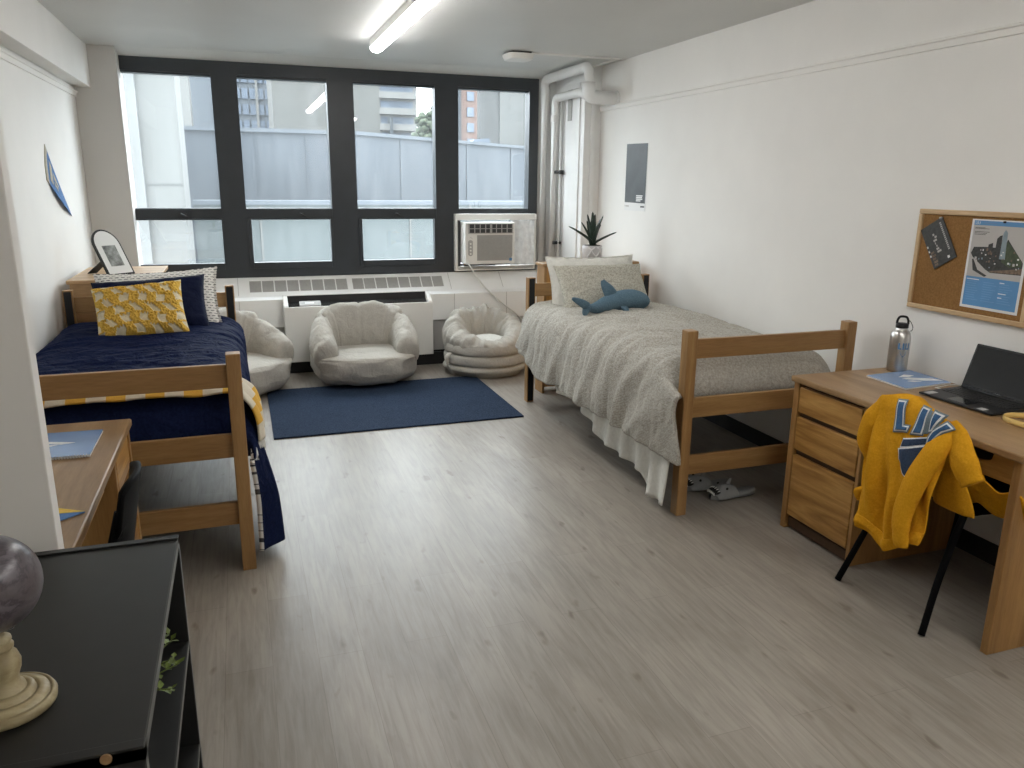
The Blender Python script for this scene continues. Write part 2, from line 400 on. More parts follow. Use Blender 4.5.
def thing(name, label, cat, loc, group=None):
    o = bpy.data.objects.new(name, None); COL.objects.link(o); o.location = loc; o.empty_display_size = 0.1
    o['label'] = label; o['category'] = cat
    if group: o['group'] = group
    WL[o.name] = Vector(loc); return o
def tag(o, label, cat, group=None):
    o['label'] = label; o['category'] = cat
    if group: o['group'] = group
    return o
def at(mb, loc): mb.origin = loc; return mb
def struct(name, mb, mats, parent=None, **kw):
    o = mb.build(name, mats, parent, **kw)
    if parent is None: o['kind'] = 'structure'
    return o
def kids(o): return [c for c in bpy.data.objects if c.parent == o]
def dup(root, loc, label, rotz=0.0):
    r = root.copy(); COL.objects.link(r); r.location = loc; r.rotation_euler = (0, 0, rotz); r['label'] = label
    for ch in kids(root):
        c = ch.copy(); COL.objects.link(c); c.parent = r
        for g in kids(ch):
            d = g.copy(); COL.objects.link(d); d.parent = c
    return r
def text_mesh(body, size, place, name, mat, parent, extrude=0.0006, align='LEFT'):
    """real lettering: a font curve turned into a mesh and set by the 4x4 matrix place (world)."""
    cu = bpy.data.curves.new('lettering', 'FONT'); cu.body = body; cu.size = size; cu.extrude = extrude; cu.align_x = align
    cu.resolution_u = 3
    to = bpy.data.objects.new('lettering', cu); COL.objects.link(to)
    me = bpy.data.meshes.new_from_object(to.evaluated_get(bpy.context.evaluated_depsgraph_get()))
    bpy.data.objects.remove(to); bpy.data.curves.remove(cu)
    off = WL[parent.name]
    me.transform(Matrix.Translation(-off) @ place); me.materials.clear(); me.materials.append(M[mat]); me.name = name
    o = bpy.data.objects.new(name, me); COL.objects.link(o); o.parent = parent; WL[o.name] = Vector(off); return o

# ================================================================== THE ROOM
XL, XR, YB, YW, ZC = -1.10, 3.02, -1.25, 7.08, 2.567
struct('floor', MB().box(XL - .2, XR + .2, YB - .2, YW + .1, -0.12, 0.0), 'floor')
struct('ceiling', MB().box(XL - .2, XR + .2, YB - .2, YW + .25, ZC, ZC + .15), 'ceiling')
struct('wall_right', MB().box(XR, XR + .15, YB - .2, YW + .25, 0, ZC), 'wall')
struct('wall_left', MB().box(XL - .15, XL, YB - .2, YW + .25, 0, ZC), 'wall')
struct('wall_back', MB().box(XL, XR, YB - .15, YB, 0, ZC), 'wall')
struct('wall_closet', MB().box(XL, -0.434, 1.825, 1.875, 0, ZC), 'wall', bevel=.003)
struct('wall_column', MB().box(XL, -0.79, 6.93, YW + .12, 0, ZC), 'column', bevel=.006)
struct('wall_soffit', MB().box(XL, -0.985, 1.875, 6.93, 2.262, ZC), 'wall', bevel=.004)
w = MB()
w.box(-0.79, XR, YW + .04, YW + .24, 0.0, 0.785)          # under the windows
w.box(2.687, XR, YW - .005, YW + .24, 0.785, 2.519)       # right of the windows
struct('wall_window', w, 'white_gloss')
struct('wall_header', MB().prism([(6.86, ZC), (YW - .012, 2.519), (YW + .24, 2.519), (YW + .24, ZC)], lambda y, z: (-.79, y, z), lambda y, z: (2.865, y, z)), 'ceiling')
c = MB(); c.box(2.865, XR, 6.42, YW, 0, ZC)
struct('wall_chase', c, 'white_gloss', bevel=.005)
c = MB(); c.box(2.852, 2.866, 6.50, 6.56, 0, 2.44); c.box(2.852, 2.866, 6.98, 7.03, 0, 2.40)
c.box(2.853, 2.866, 6.56, 6.98, 2.40, 2.44)
c.box(2.925, 2.965, 6.405, 6.421, 0, 2.40)
struct('trim_1', c, 'white_gloss', bevel=.003)
def rail_profile(x, z, s):
    return [(x, z - .024), (x - s * .010, z - .022), (x - s * .014, z + .004), (x - s * .022, z + .008), (x - s * .022, z + .016), (x, z + .022)]
pr_ = rail_profile(XR, 2.222, 1)
struct('trim_2', MB().prism(pr_, lambda x, z: (x, YB, z), lambda x, z: (x, 6.42, z)), 'wall')
pr_ = rail_profile(XL, 2.215, -1)
struct('trim_3', MB().prism(pr_, lambda x, z: (x, 1.875, z), lambda x, z: (x, 6.93, z)), 'wall')
struct('baseboard_right', MB().box(XR - .008, XR, YB, 6.42, 0, .095), 'black_rubber')
struct('baseboard_left', MB().box(XL, XL + .008, 1.875, 6.93, 0, .095), 'black_rubber')
s = MB(); s.box(2.859, 2.867, 6.69, 6.775, 2.14, 2.42)
o = at(s, (2.86, 6.82, 2.28)).build('access_plate', 'grille'); tag(o, 'narrow grey plate high on the white pipe chase', 'plate')

# windows: four units, each a dark frame, upper pane, lower sash and pane
mull = [-1.062, -0.036, 0.888, 1.814, 2.70]
for i in range(4):
    a, b = mull[i], mull[i + 1]
    if i == 0: a = -0.962
    gl = [-0.86, 0.064, 0.998, 1.92][i]; gr = [-0.134, 0.778, 1.708, 2.598][i]
    if i == 3: b = 2.687
    y0, y1 = YW - .02, YW + .10
    f = MB()
    f.box(a, gl, y0, y1, .785, 2.519); f.box(gr, b, y0, y1, .785, 2.519)
    f.box(gl, gr, y0, y1, 2.418, 2.519); f.box(gl, gr, y0 + .01, y1, 1.282, 1.358)
    f.box(gl, gr, y0, y1, .785, .86)
    f.box(gl, gr, y0 + .03, y1, 2.404, 2.418); f.box(gl, gr, y0 + .03, y1, 1.358, 1.366)
    fr = struct('window_%d' % (i + 1), f, 'frame')
    MB().box(gl - .01, gr + .01, YW + .055, YW + .063, 1.35, 2.425).build('pane', 'glass', fr)
    if i < 3:
        sl, sr = gl + (.012 if i == 0 else .035), gr - (.005 if i == 0 else .022)
        q = MB(); yy0, yy1 = YW - .03, YW + .03
        q.box(gl, sl, yy0, yy1, .86, 1.282); q.box(sr, gr, yy0, yy1, .86, 1.282); q.box(sl, sr, yy0, yy1, .86, .912); q.box(sl, sr, yy0, yy1, 1.272, 1.283)
        sa = q.build('sash', 'frame', fr, bevel=.004)
        MB().box(sl - .005, sr + .005, YW + .0, YW + .008, .90, 1.278).build('lower_pane', 'glass', fr)
        xm = (gl + gr) / 2 + [.07, .1, 0][i]
        l = MB(); l.box(xm - .02, xm + .02, YW - .036, YW - .008, 1.315, 1.327); l.sweep([(xm - .02, YW - .036, 1.325), (xm + .02, YW - .05, 1.305), (xm + .045, YW - .055, 1.285)], (.005, .006), 8)
        l.build('latch', 'dark_metal', fr)

# ------------------------------------------------------------------ outside
g = MB(); g.box(-60, 90, 8.2, 120, -9.4, -9.0); struct('ground', g, 'ground')
r = at(MB(), (0.6, 14, -9)); r.box(-6, 2.0, 14.0, 14.4, -9, 2.36)
r.prism([(2.0, 14.0), (9.5, 20.2), (9.5, 20.7), (2.0, 14.4)], lambda x, y: (x, y, -9), lambda x, y: (x, y, 2.36))
pw = r.build('parapet_wall', 'cladding'); tag(pw, 'blue-grey clad parapet wall crossing behind all four windows', 'wall')
r = MB(); r.box(-6, 2.0, 13.93, 14.45, 2.36, 2.42); r.prism([(2.0, 13.93), (9.5, 20.13), (9.5, 20.75), (2.0, 14.45)], lambda x, y: (x, y, 2.36), lambda x, y: (x, y, 2.42))
r.build('coping', 'cladding_cap', pw)
for x in (0.35, 1.15):
    MB().box(x - .006, x + .006, 13.985, 14.0, 1.35, 2.36).build('panel_joint', 'cladding_cap', pw)
for k in (.12, .34, .52):
    x, y = lerp(2.0, 9.5, k), lerp(14.0, 20.2, k)
    MB().prism([(x, y - .02), (x + .02, y - .004), (x + .02, y + .05), (x, y + .05)], lambda x, y: (x, y, .6), lambda x, y: (x, y, 2.36)).build('panel_joint', 'cladding_cap', pw)
r = at(MB(), (2, 13, -9)); r.box(-.62, 12, 12.6, 12.9, -9, 1.24)
lw = r.build('terrace_wall', 'lower_wall'); tag(lw, 'low pale teal terrace wall seen through the lower panes', 'wall')
MB().box(-.62, 12, 12.55, 12.95, 1.24, 1.30).build('ledge', 'cladding_cap', lw)
for x in (.3, 1.45, 2.6, 3.6):
    MB().box(x, x + .03, 12.585, 12.6, .2, 1.24).build('panel_joint', 'concrete', lw)
r = at(MB(), (-1, 11, -9)); r.box(-2.6, -.63, 11.0, 12.2, -9, 3.7)
cp = r.build('concrete_pillar', 'concrete', bevel=.02); tag(cp, 'massive pale concrete pillar filling the left window', 'pillar')
MB().box(-1.55, -1.08, 10.93, 11.0, -9, 3.7).build('lit_side_strip', 'concrete_lit', cp)  # paler strip paints in the light on the pillar's side face
MB().box(-1.08, -.63, 10.99, 11.0, 1.52, 1.53).build('joint', 'concrete_g', cp)
r = at(MB(), (-1.05, 20, -9)); r.box(-1.45, -.86, 20, 21, -9, 5.2)
o = r.build('white_shaft', 'tower_white'); tag(o, 'narrow white tower edge just right of the concrete pillar', 'building')
r = at(MB(), (-.2, 24, -9)); r.box(-1.1, 1.15, 24, 27, -9, 6.0)
gt = r.build('glass_tower', 'tower_blue'); tag(gt, 'distant blue-grey tower with rows of windows left of the beige slab', 'building')
for k in range(9):
    for q in range(5):
        x = .12 + q * .205; z = 2.1 + k * .42
        MB().box(x, x + .16, 23.95, 24.02, z, z + .27).build('tower_window', 'pane_dim', gt)
for x in (.06, .68): MB().box(x, x + .07, 23.9, 24.0, -9, 6.0).build('white_fin', 'tower_white', gt)
r = at(MB(), (1.9, 20, -9)); r.box(.94, 3.45, 20, 22.5, -9, 5.2)
o = r.build('beige_slab', 'concrete_b'); tag(o, 'blank beige concrete slab building behind second and third windows', 'building')
r = at(MB(), (7.6, 40, -9)); r.box(6.85, 8.75, 40, 44, -9, 8.6)
ap = r.build('apartment_tower', 'tower_white'); tag(ap, 'white apartment tower with stacked dark balconies in third window', 'building')
for k in range(9):
    z = 2.0 + k * .74
    MB().box(6.95, 8.55, 39.96, 40.02, z + .05, z + .44).build('window_band', 'pane_dim', ap)
    MB().box(6.80, 8.62, 39.5, 40.0, z - .20, z + .10).build('balcony', 'tower_white', ap)
MB().box(7.3, 7.42, 39.3, 39.95, -9, 4.6).build('dark_pier', 'cover_grey' if 0 else 'dark_pier', ap)
tr_ = thing('tree', 'hazy green tree between the apartment tower and the dark mullion', 'tree', (5.4, 25, -9))
cr = MB()
rnd = random.Random(3)
for k in range(420):
    a, b = rnd.uniform(0, 2 * PI), rnd.uniform(-1, 1); rr = rnd.uniform(.55, 1)
    p = Vector((5.9 + .68 * rr * math.cos(a) * math.sqrt(1 - b * b), 25 + .7 * rr * math.sin(a) * math.sqrt(1 - b * b), 2.3 + 1.55 * rr * b))
    s_ = rnd.uniform(.07, .15)
    cr.blob(p, (s_, s_, s_ * .8), nu=7, nv=5, disp=lambda a, b, q, k=k: .35 * N(a * 2 + k, b * 3))
cr.build('crown', 'tree', tr_, smooth=False)
MB().sweep([(5.6, 25, -9), (5.7, 25, -3), (5.75, 25, 2)], [(.3, .3), (.24, .24), (.1, .1)], 10).build('trunk', 'bark', tr_)
r = at(MB(), (9, 33, -9)); r.box(8.78, 10.05, 33, 36, -9, 7.4)
bt = r.build('brick_tower', 'brick'); tag(bt, 'pinkish brick apartment block at the left of the fourth window', 'building')
for k in range(8):
    z = 2.4 + k * .62
    MB().box(9.35, 9.65, 32.95, 33.02, z, z + .36).build('window', 'pane_dim', bt)
MB().box(8.95, 9.08, 32.9, 33.0, -9, 5.3).build('dark_pier', 'dark_pier', bt)
r = at(MB(), (7.2, 20, -9)); r.box(6.62, 7.20, 22.05, 22.3, -9, 5.6)
o = r.build('shaded_slab', 'concrete_g'); tag(o, 'concrete slab with its shade painted in as darker grey, beside the paler wall', 'building')  # shadow on the concrete is put into the darker grey
r = at(MB(), (7.2, 20, -9)); r.box(7.20, 8.9, 22.0, 24, -9, 5.6)
o = r.build('pale_slab', 'concrete'); tag(o, 'pale concrete wall at the right of the fourth window', 'building')
r = at(MB(), (5.9, 21.5, -9)); r.box(5.95, 6.75, 21.4, 21.9, -9, 2.60); r.prism([(6.1, 2.60), (6.75, 2.60), (6.7, 2.78), (6.3, 2.74)], lambda x, z: (x, 21.4, z), lambda x, z: (x, 21.9, z))
o = r.build('roof_vent', 'pane_dim'); tag(o, 'small dark rooftop vent above the parapet in fourth window', 'vent')

# ------------------------------------------------------------------ radiator cover and heater
rc = thing('radiator_cover', 'long white radiator cover running under the windows', 'radiator cover', (1.0, 6.9, 0))
pf = [(7.12, 0.0), (6.86, 0.0), (6.86, .10), (6.835, .10), (6.835, .385), (6.80, .385), (6.80, .622), (6.885, .636), (6.90, .650), (7.05, .782), (7.12, .784)]
xe = 2.866
m = MB(); m.prism(pf[3:], lambda y, z: (-0.79, y, z), lambda y, z: (xe, y, z)); m.build('casing', 'cover_white', rc, bevel=.004)
m = MB(); m.box(-0.79, xe, 6.828, 6.836, .105, .384); m.build('lower_panel', 'cover_grey', rc)
m = MB(); m.box(-0.79, xe, 6.85, 6.87, 0, .105); m.build('kick_plate', 'black', rc)
def slope(x, t, h):   # point on the sloping top, t 0 low .. 1 high, h above the surface
    y, z = lerp(6.90, 7.05, t), lerp(.650, .782, t); n = Vector((0, -.132, .15)).normalized()
    return Vector((x, y, z)) + n * h
def on_slope(mb, x0, x1, t0, t1, h0, h1):
    v = [slope(x, t, h) for h in (h0, h1) for t in (t0, t1) for x in (x0, x1)]
    v = [mb.bm.verts.new(p) for p in v]
    for q in ((0, 2, 3, 1), (4, 5, 7, 6), (0, 1, 5, 4), (2, 6, 7, 3), (0, 4, 6, 2), (1, 3, 7, 5)): mb._face([v[i] for i in q])
for base in (0.045, 0.915):
    for k in range(8):
        x0 = base + k * .104; m = MB()
        on_slope(m, x0, x0 + .094, .18, .80, .0005, .0015)
        gp = m.build('grille_panel', 'grille', rc)
        m = MB()
        for q in range(9): on_slope(m, x0, x0 + .094, .19 + q * .068, .205 + q * .068, .001, .004)
        m.build('louvre', 'cover_white' if 0 else 'ac_grey', gp)
m = MB()
for x in (-.05, 1.80, 2.3): m.box(x, x + .004, 6.796, 6.80, .39, .62); on_slope(m, x, x + .004, 0, 1, 0, .002)
m.build('panel_seam', 'cover_grey', rc)

hu = thing('heater_unit', 'white heater cabinet with black open top slot behind the middle bean bag', 'heater', (0.93, 6.7, 0))
x0, x1, yf, yb = .302, 1.560, 6.625, 6.799
m = MB()
pf = [(yf, .11), (yf, .572), (yf + .012, .582)]
m.box(x0, x1, yf, yf + .02, .11, .578); m.box(x0, x0 + .035, yf + .02, yb, .11, .585); m.box(x1 - .035, x1, yf + .02, yb, .11, .585)
m.box(x0, x1, yb - .02, yb, .11, .66)
m.prism([(yf + .02, .585), (yb - .02, .655), (yb - .02, .645), (yf + .02, .57)], lambda y, z: (x0, y, z), lambda y, z: (x0 + .036, y, z))
m.prism([(yf + .02, .585), (yb - .02, .655), (yb - .02, .645), (yf + .02, .57)], lambda y, z: (x1 - .036, y, z), lambda y, z: (x1, y, z))
m.box(x0 + .03, x1 - .03, yf + .02, yb - .02, .11, .16)
m.build('cabinet', 'unit', hu, bevel=.004)
m = MB(); a_ = [(yf + .021, .50), (yb - .021, .50), (yb - .021, .652), (yb - .026, .652), (yb - .034, .60), (yf + .03, .53), (yf + .0215, .576), (yf + .021, .576)]
m.prism(a_, lambda y, z: (x0 + .035, y, z), lambda y, z: (x1 - .035, y, z)); m.build('slot_lining', 'black', hu)
m = MB()
for k in range(9): m.box(x0 + .05, x1 - .05, yf + .035 + k * .011, yf + .038 + k * .011, .535 + k * .005, .550 + k * .005)
m.build('fin', 'black_edge', hu)
m = MB(); m.prism([(yf + .03, .586), (yf + .10, .614), (yf + .10, .56), (yf + .03, .54)], lambda y, z: (.43, y, z), lambda y, z: (.605, y, z))
tp = m.build('control_panel', 'grille', hu, bevel=.003)
m = MB(); m.prism([(yf + .055, .5975), (yf + .075, .6055), (yf + .075, .6045), (yf + .055, .596)], lambda y, z: (.475, y, z), lambda y, z: (.55, y, z)); m.build('display', 'paper', tp)
m = MB(); m.box(x0 + .02, x1 + .18, yf + .075, yf + .10, 0, .112); m.build('plinth', 'black', hu)

# ------------------------------------------------------------------ air conditioner in the fourth window
ac = thing('air_conditioner', 'white window air conditioner fitted in the fourth window', 'air conditioner', (2.25, 7.0, .80))
m = MB(); m.box(1.868, 2.665, 7.00, 7.06, 1.262, 1.318); m.box(1.868, 1.893, 7.0, 7.06, .84, 1.262); m.box(1.868, 2.655, 7.0, 7.06, .800, .842); m.box(2.635, 2.662, 7.0, 7.06, .84, 1.262)
m.build('mounting_frame', 'ac', ac, bevel=.005)
m = MB(); m.box(1.895, 2.635, 6.99, 7.0, .815, .822); m.box(1.91, 2.635, 6.985, 6.995, .828, .84); m.build('sill_strip', 'ac_grey', ac)
m = MB(); m.box(1.922, 2.40, 6.86, 7.055, .872, 1.248); m.build('body', 'ac', ac, bevel=.012)
m = MB(); m.box(1.893, 1.92, 7.01, 7.04, .842, 1.262); m.box(1.95, 2.25, 6.99, 7.02, .846, .870); m.build('gap_lining', 'ac_dark', ac)
m = MB()
m.grid(lambda u, v: (lerp(2.40, 2.637, u), 6.985 + .02 * abs(math.sin(u * 9)) + .012 * N(u * 5, v * 5), lerp(.845, 1.262, v)), 24, 24)
m.build('side_panel', 'ac_foam', ac, solid=(.01, 0))
m = MB(); m.box(1.955, 2.375, 6.852, 6.865, 1.155, 1.235); vn = m.build('vent', 'ac_dark', ac)
m = MB()
for k in range(9): m.box(1.955 + k * .0515, 1.963 + k * .0515, 6.846, 6.856, 1.155, 1.235)
m.box(2.155, 2.175, 6.844, 6.857, 1.150, 1.24)
for z in (1.15, 1.19, 1.232): m.box(1.95, 2.38, 6.846, 6.856, z, z + .006)
m.build('vent_grid', 'ac_grey', vn, bevel=.001)
m = MB(); m.prism([(2.035, .905), (2.345, .905), (2.375, .945), (2.375, 1.135), (2.035, 1.135)], lambda x, z: (x, 6.857, z), lambda x, z: (x, 6.866, z)); gr_ = m.build('intake_grille', 'ac_grey', ac)
m = MB()
for k in range(20): m.box(2.04, 2.37, 6.853, 6.858, .912 + k * .011, .917 + k * .011)
m.build('louvre', 'grille', gr_)
m = MB(); m.prism([(1.972 + .022 * math.cos(a) , 1.02 + (.05 if math.sin(a) > 0 else -.05) + .022 * math.sin(a)) for a in [2 * PI * k / 24 for k in range(24)]], lambda x, z: (x, 6.853, z), lambda x, z: (x, 6.862, z)); cpn = m.build('control_panel', 'ac_grey', ac)
m = MB()
for k in range(4): m.cyl((1.972, 6.848, .968 + k * .03), (1.972, 6.856, .968 + k * .03), .008, 12)
m.build('button', 'ac', cpn)
m = MB(); m.sweep([(1.955, 6.90, 1.105), (1.972, 6.857, 1.118), (1.99, 6.857, 1.105)], (.002, .002), 6); m.build('logo_arc', 'ac_grey', ac)
MB().box(2.345, 2.37, 6.852, 6.858, .90, .925).build('blue_sticker', 'print_blue', ac)
path = [(1.945, 6.86, .89), (1.96, 6.83, .86), (2.02, 6.79, .755), (2.10, 6.775, .655), (2.26, 6.765, .515), (2.38, 6.76, .42), (2.46, 6.75, .33), (2.52, 6.72, .16), (2.56, 6.70, .012)]
def smooth_path(P, k=8):
    P = [Vector(p) for p in P]; out = []
    for i in range(len(P) - 1):
        a, b, c, d = P[max(i - 1, 0)], P[i], P[i + 1], P[min(i + 2, len(P) - 1)]
        for q in range(k):
            t_ = q / k
            out.append(.5 * ((2 * b) + (c - a) * t_ + (2 * a - 5 * b + 4 * c - d) * t_ ** 2 + (3 * b - a - 3 * c + d) * t_ ** 3))
    out.append(P[-1]); return out
m = MB(); m.tube(smooth_path(path), .0065, 8); m.build('power_cord', 'cord', ac)

# ------------------------------------------------------------------ pipes
def fillet(P, r, n=8):
    P = [Vector(p) for p in P]; out = [P[0]]
    for a, b, c_ in zip(P, P[1:], P[2:]):
        u, v = (a - b).normalized(), (c_ - b).normalized(); k = min(r, (a - b).length * .49, (c_ - b).length * .49)
        for q in range(n + 1):
            t_ = q / n; out.append((b + u * k) * (1 - t_) ** 2 + b * 2 * t_ * (1 - t_) + (b + v * k) * t_ ** 2)
    out.append(P[-1]); return out
pp = thing('heating_pipe', 'thick white pipe boxed along the ceiling corner, upper of the two', 'pipe', (2.74, 7.0, 0))
m = MB(); m.tube(fillet([(2.735, 7.03, .79), (2.735, 7.03, 2.512), (2.745, 6.09, 2.512), (2.746, 6.09, 2.33)], .07), .041, 20)
m.build('insulated_run', 'white_gloss', pp)
m = MB(); m.tube(fillet([(2.746, 6.09, 2.39), (2.746, 6.09, 2.28), (3.018, 6.13, 2.28)], .07), .054, 20)
m.build('elbow', 'white_gloss', pp)
m = MB(); m.cyl((2.995, 6.127, 2.28), (3.018, 6.13, 2.28), .062); m.build('wall_collar', 'white_gloss', pp)
p2 = thing('heating_pipe', 'slimmer white riser pipe with small black valve, lower of the two', 'pipe', (2.80, 6.9, 0))
m = MB(); m.tube(fillet([(2.80, 6.93, .79), (2.80, 6.93, 2.345), (2.79, 6.35, 2.34), (2.765, 6.15, 2.30)], .07), .035, 18)
m.build('pipe_run', 'white_gloss', p2)
m = MB(); m.lathe([(.037, -.03), (.039, -.02), (.039, .02), (.037, .03)], (2.80, 6.93, 2.17), 18); m.build('coupling', 'steel' if 0 else 'white_gloss', p2)
m = MB(); m.tube([(2.833, 6.86, .63), (2.833, 6.86, 2.34)], .009, 8); m.build('thin_riser', 'white_gloss', p2)
m = MB(); m.box(2.79, 2.815, 6.87, 6.90, 1.685, 1.71); m.cyl((2.80, 6.87, 1.697), (2.845, 6.83, 1.697), .010, 10); m.box(2.815, 2.855, 6.82, 6.845, 1.68, 1.715); m.build('valve', 'dark_metal', p2)
p3 = at(MB(), (2.80, 6.93, 1.05)); p3.box(2.79, 2.85, 6.87, 6.90, 1.04, 1.07); p3.cyl((2.80, 6.885, 1.055), (2.855, 6.85, 1.055), .012, 10)
o = p3.build('pipe_clamp', 'dark_metal', p2)

# ------------------------------------------------------------------ ceiling fittings
L0, L1 = 2.90, 5.90
cl = thing('ceiling_light', 'long glowing tube light on the ceiling near the windows', 'ceiling light', (1.005, 4.40, ZC))
m = MB(); m.box(.962, 1.048, L0, L1, 2.513, ZC); m.build('housing', 'cover_white', cl, bevel=.004)
m = MB(); m.sweep([(1.005, L0, 2.507), (1.005, L0 + .01, 2.507), (1.005, L1 - .02, 2.507), (1.005, L1 - .006, 2.507), (1.005, L1, 2.507)], [(.04, .022), (.045, .028), (.045, .028), (.042, .026), (.032, .02)], 16); m.build('diffuser', 'lamp', cl)
dup(cl, (1.75, .40, ZC), 'added unseen tube light that brightens the near half of the room')  # extra lamp added out of view to brighten the near half
sd = thing('smoke_detector', 'white smoke alarm box on the ceiling near the pipe corner', 'smoke alarm', (2.12, 6.03, ZC))
m = MB(); m.box(2.04, 2.20, 5.95, 6.11, 2.551, ZC - .0005); m.build('shadow_plate', 'black', sd)  # black colour stands in for the shadow between cover and ceiling
m = MB(); m.prism([(2.12 + .112 * math.copysign(abs(math.cos(a)) ** .45, math.cos(a)), 6.03 + .112 * math.copysign(abs(math.sin(a)) ** .45, math.sin(a))) for a in [2 * PI * k / 40 for k in range(40)]], lambda x, y: (2.12 + (x - 2.12) * .86, 6.03 + (y - 6.03) * .86, 2.51), lambda x, y: (x, y, 2.553)); m.build('cover', 'ac', sd, bevel=.008)
rw = at(MB(), (2.6, 6.0, 2.56)); rw.box(2.20, 2.955, 5.965, 5.990, 2.553, ZC); rw.box(2.93, 2.955, 5.99, 6.42, 2.553, ZC); o = rw.build('cable_raceway', 'wall', bevel=.002); tag(o, 'thin painted cable raceway from smoke alarm to the corner', 'raceway')

# ================================================================== BEDS
def bed(x0, y0, label, loc):
    """twin wooden frame: foot end at y0 (front face), head end 2.16 m further in."""
    b = thing('twin_bed', label, 'bed', loc)
    x1 = x0 + .985; yh = y0 + 2.165; pw, pd, H = .055, .060, .935
    for yy, head in ((y0, False), (yh, True)):
        for xx in (x0, x1 - pw):
            m = MB(); m.box(xx, xx + pw, yy, yy + pd, 0, H)
            p = m.build('post', 'bed_z', b, bevel=.004)
            m = MB()
            if head: m.box(xx + .007, xx + pw - .007, yy - .0015, yy + .004, .01, H - .008)
            else: m.box(xx + .007, xx + pw - .007, yy + pd - .004, yy + pd + .0015, .01, H - .008)
            m.build('slot_channel', 'black_plastic', p)
        for z0, z1 in ((.795, .89), (.50, .60), (.205, .304)):
            m = MB(); m.box(x0 + pw - .002, x1 - pw + .002, yy + .022, yy + .046, z0, z1); m.build('rail', 'bed_x', b, bevel=.003)
    for xx in (x0 + .012, x1 - .040):
        m = MB(); m.box(xx, xx + .028, y0 + pd, yh, .475, .60); m.build('side_rail', 'bed_y', b, bevel=.002)
    m = MB(); m.box(x0 + .042, x1 - .042, y0 + pd, yh, .50, .53); m.build('mattress_base', 'black', b)
    return b
bR = bed(1.951, 3.100, 'wooden twin bed frame along the right wall, under grey bedding', (2.42, 4.2, 0))
bL = bed(-1.034, 3.165, 'wooden twin bed frame along the left wall, under navy bedding', (-.54, 4.24, 0)); bL.rotation_euler.z = .0135

def polyline(P):
    P = smooth_path([(x, 0, z) for x, z in P], 10); d = [0]
    for a, b in zip(P, P[1:]): d.append(d[-1] + (b - a).length)
    def f(u):
        t = u * d[-1]; lo = 0
        for i in range(len(d) - 1):
            if d[i + 1] >= t: lo = i; break
        q = (t - d[lo]) / max(1e-6, d[lo + 1] - d[lo]); p = P[lo].lerp(P[lo + 1], q); T = (P[lo + 1] - P[lo]).normalized()
        return p.x, p.z, T.z, -T.x                     # point, outward normal (nx, nz)
    return f, d[-1]
def ridge(x, y, s=0): return (1 - abs(N(x, y, s)) * 2.2)

# right bed: comforter
prof, plen = polyline([(2.925, .56), (2.915, .66), (2.86, .725), (2.65, .748), (2.40, .755), (2.15, .752), (2.02, .735), (1.955, .69), (1.922, .60), (1.908, .49), (1.900, .39), (1.898, .315)])
def comf_R(u, v):
    x, z, nx, nz = prof(u)
    nx, nz = -abs(nx) if x < 2.4 else abs(nx), abs(nz)
    hang = sstep(.68, .82, u)
    yf = lerp(3.195, 3.10, sstep(.75, .80, u)) - .075 * sstep(.84, 1, u); yt = lerp(5.24, 5.245, hang)
    y = lerp(yf, yt, v)
    # rounding at the foot and at the head corner
    s = clamp((y - yf) / .16); drop = (1 - math.sqrt(1 - (1 - s) ** 2)) * .20 * (1 - hang)
    z -= drop
    if hang > 0:
        z += hang * .05 * N(y * 2.2, 3.1) * sstep(.8, 1, u)
        k = sstep(4.80, 5.22, y) * sstep(.68, 1, u); z = lerp(z, max(z, .43), k); x -= .012 * sstep(4.7, 5.15, y) * hang
        tip = sstep(3.45, 3.12, y); x += .018 * tip * sstep(.8, 1, u); z -= .015 * tip * sstep(.85, 1, u)
    # broad puffs, long folds falling over the side, bunched diagonal creases across the middle
    d = .016 * N(x * 3.2, y * 2.8, 1.0)
    side = sstep(.50, .72, u)
    wy = y + .16 * N(y * 1.7, z * 1.5, 5); d += side * (.040 * max(-.4, ridge(wy * 4.6 + 1.8 * z, z * .9, 4)) * (.3 + .7 * sstep(.6, 1, u)) * (.5 + .9 * abs(N(y * 1.3, 8))) + .014 * N(wy * 10 + z * 3, z * 2.5, 7) + .006 * N(y * 24, z * 8, 3))
    a = (y - 3.4) * .62 + (x - 1.9) * 1.0
    band = math.exp(-((y - 4.0 - .45 * (x - 1.95)) / .40) ** 2)
    d += (1 - .5 * side) * (.010 + .030 * band) * max(0, ridge(a * 6.5 + .6 * N(y * 2, x * 2), (y - x * .5) * 1.1, 9)) * sstep(.05, .2, u)
    d += .008 * N(x * 12, y * 11, 2) + .004 * N(x * 26, y * 24, 6)
    d *= .35 + .65 * s
    if u < .12: d *= u / .12
    return (x + nx * d, y, max(.02, z + nz * d))
m = MB(); m.grid(comf_R, 150, 240)
cR = at(m, (2.4, 4.1, .75)).build('comforter', 'mottle', solid=(.022, -1)); tag(cR, 'mottled grey-beige comforter hanging over the right bed', 'comforter')
bt_ = [(3.10, .07), (3.20, .05), (3.37, .045), (3.43, .12), (3.95, .13), (4.1, .20), (4.33, .27), (4.42, .30), (4.48, .25), (4.63, .255), (4.72, .30)]
def skirt(u, v):
    y = lerp(3.10, 4.72, u); zb = interp(bt_, y) + .012 * N(y * 8, 2)
    z = lerp(.50, zb, v); return (1.952 - .045 * sstep(3.45, 3.20, y) + v * (.016 * math.sin(y * 34 + 2 * N(y * 3, 1)) + .018 * N(y * 6, z * 2)) - .02 * v, y, z)
m = MB(); m.grid(skirt, 180, 20)
o = at(m, (1.93, 3.9, .5)).build('bed_sheet', 'sheet', solid=(.004, 0)); tag(o, 'white sheet edge hanging below the grey comforter', 'sheet')

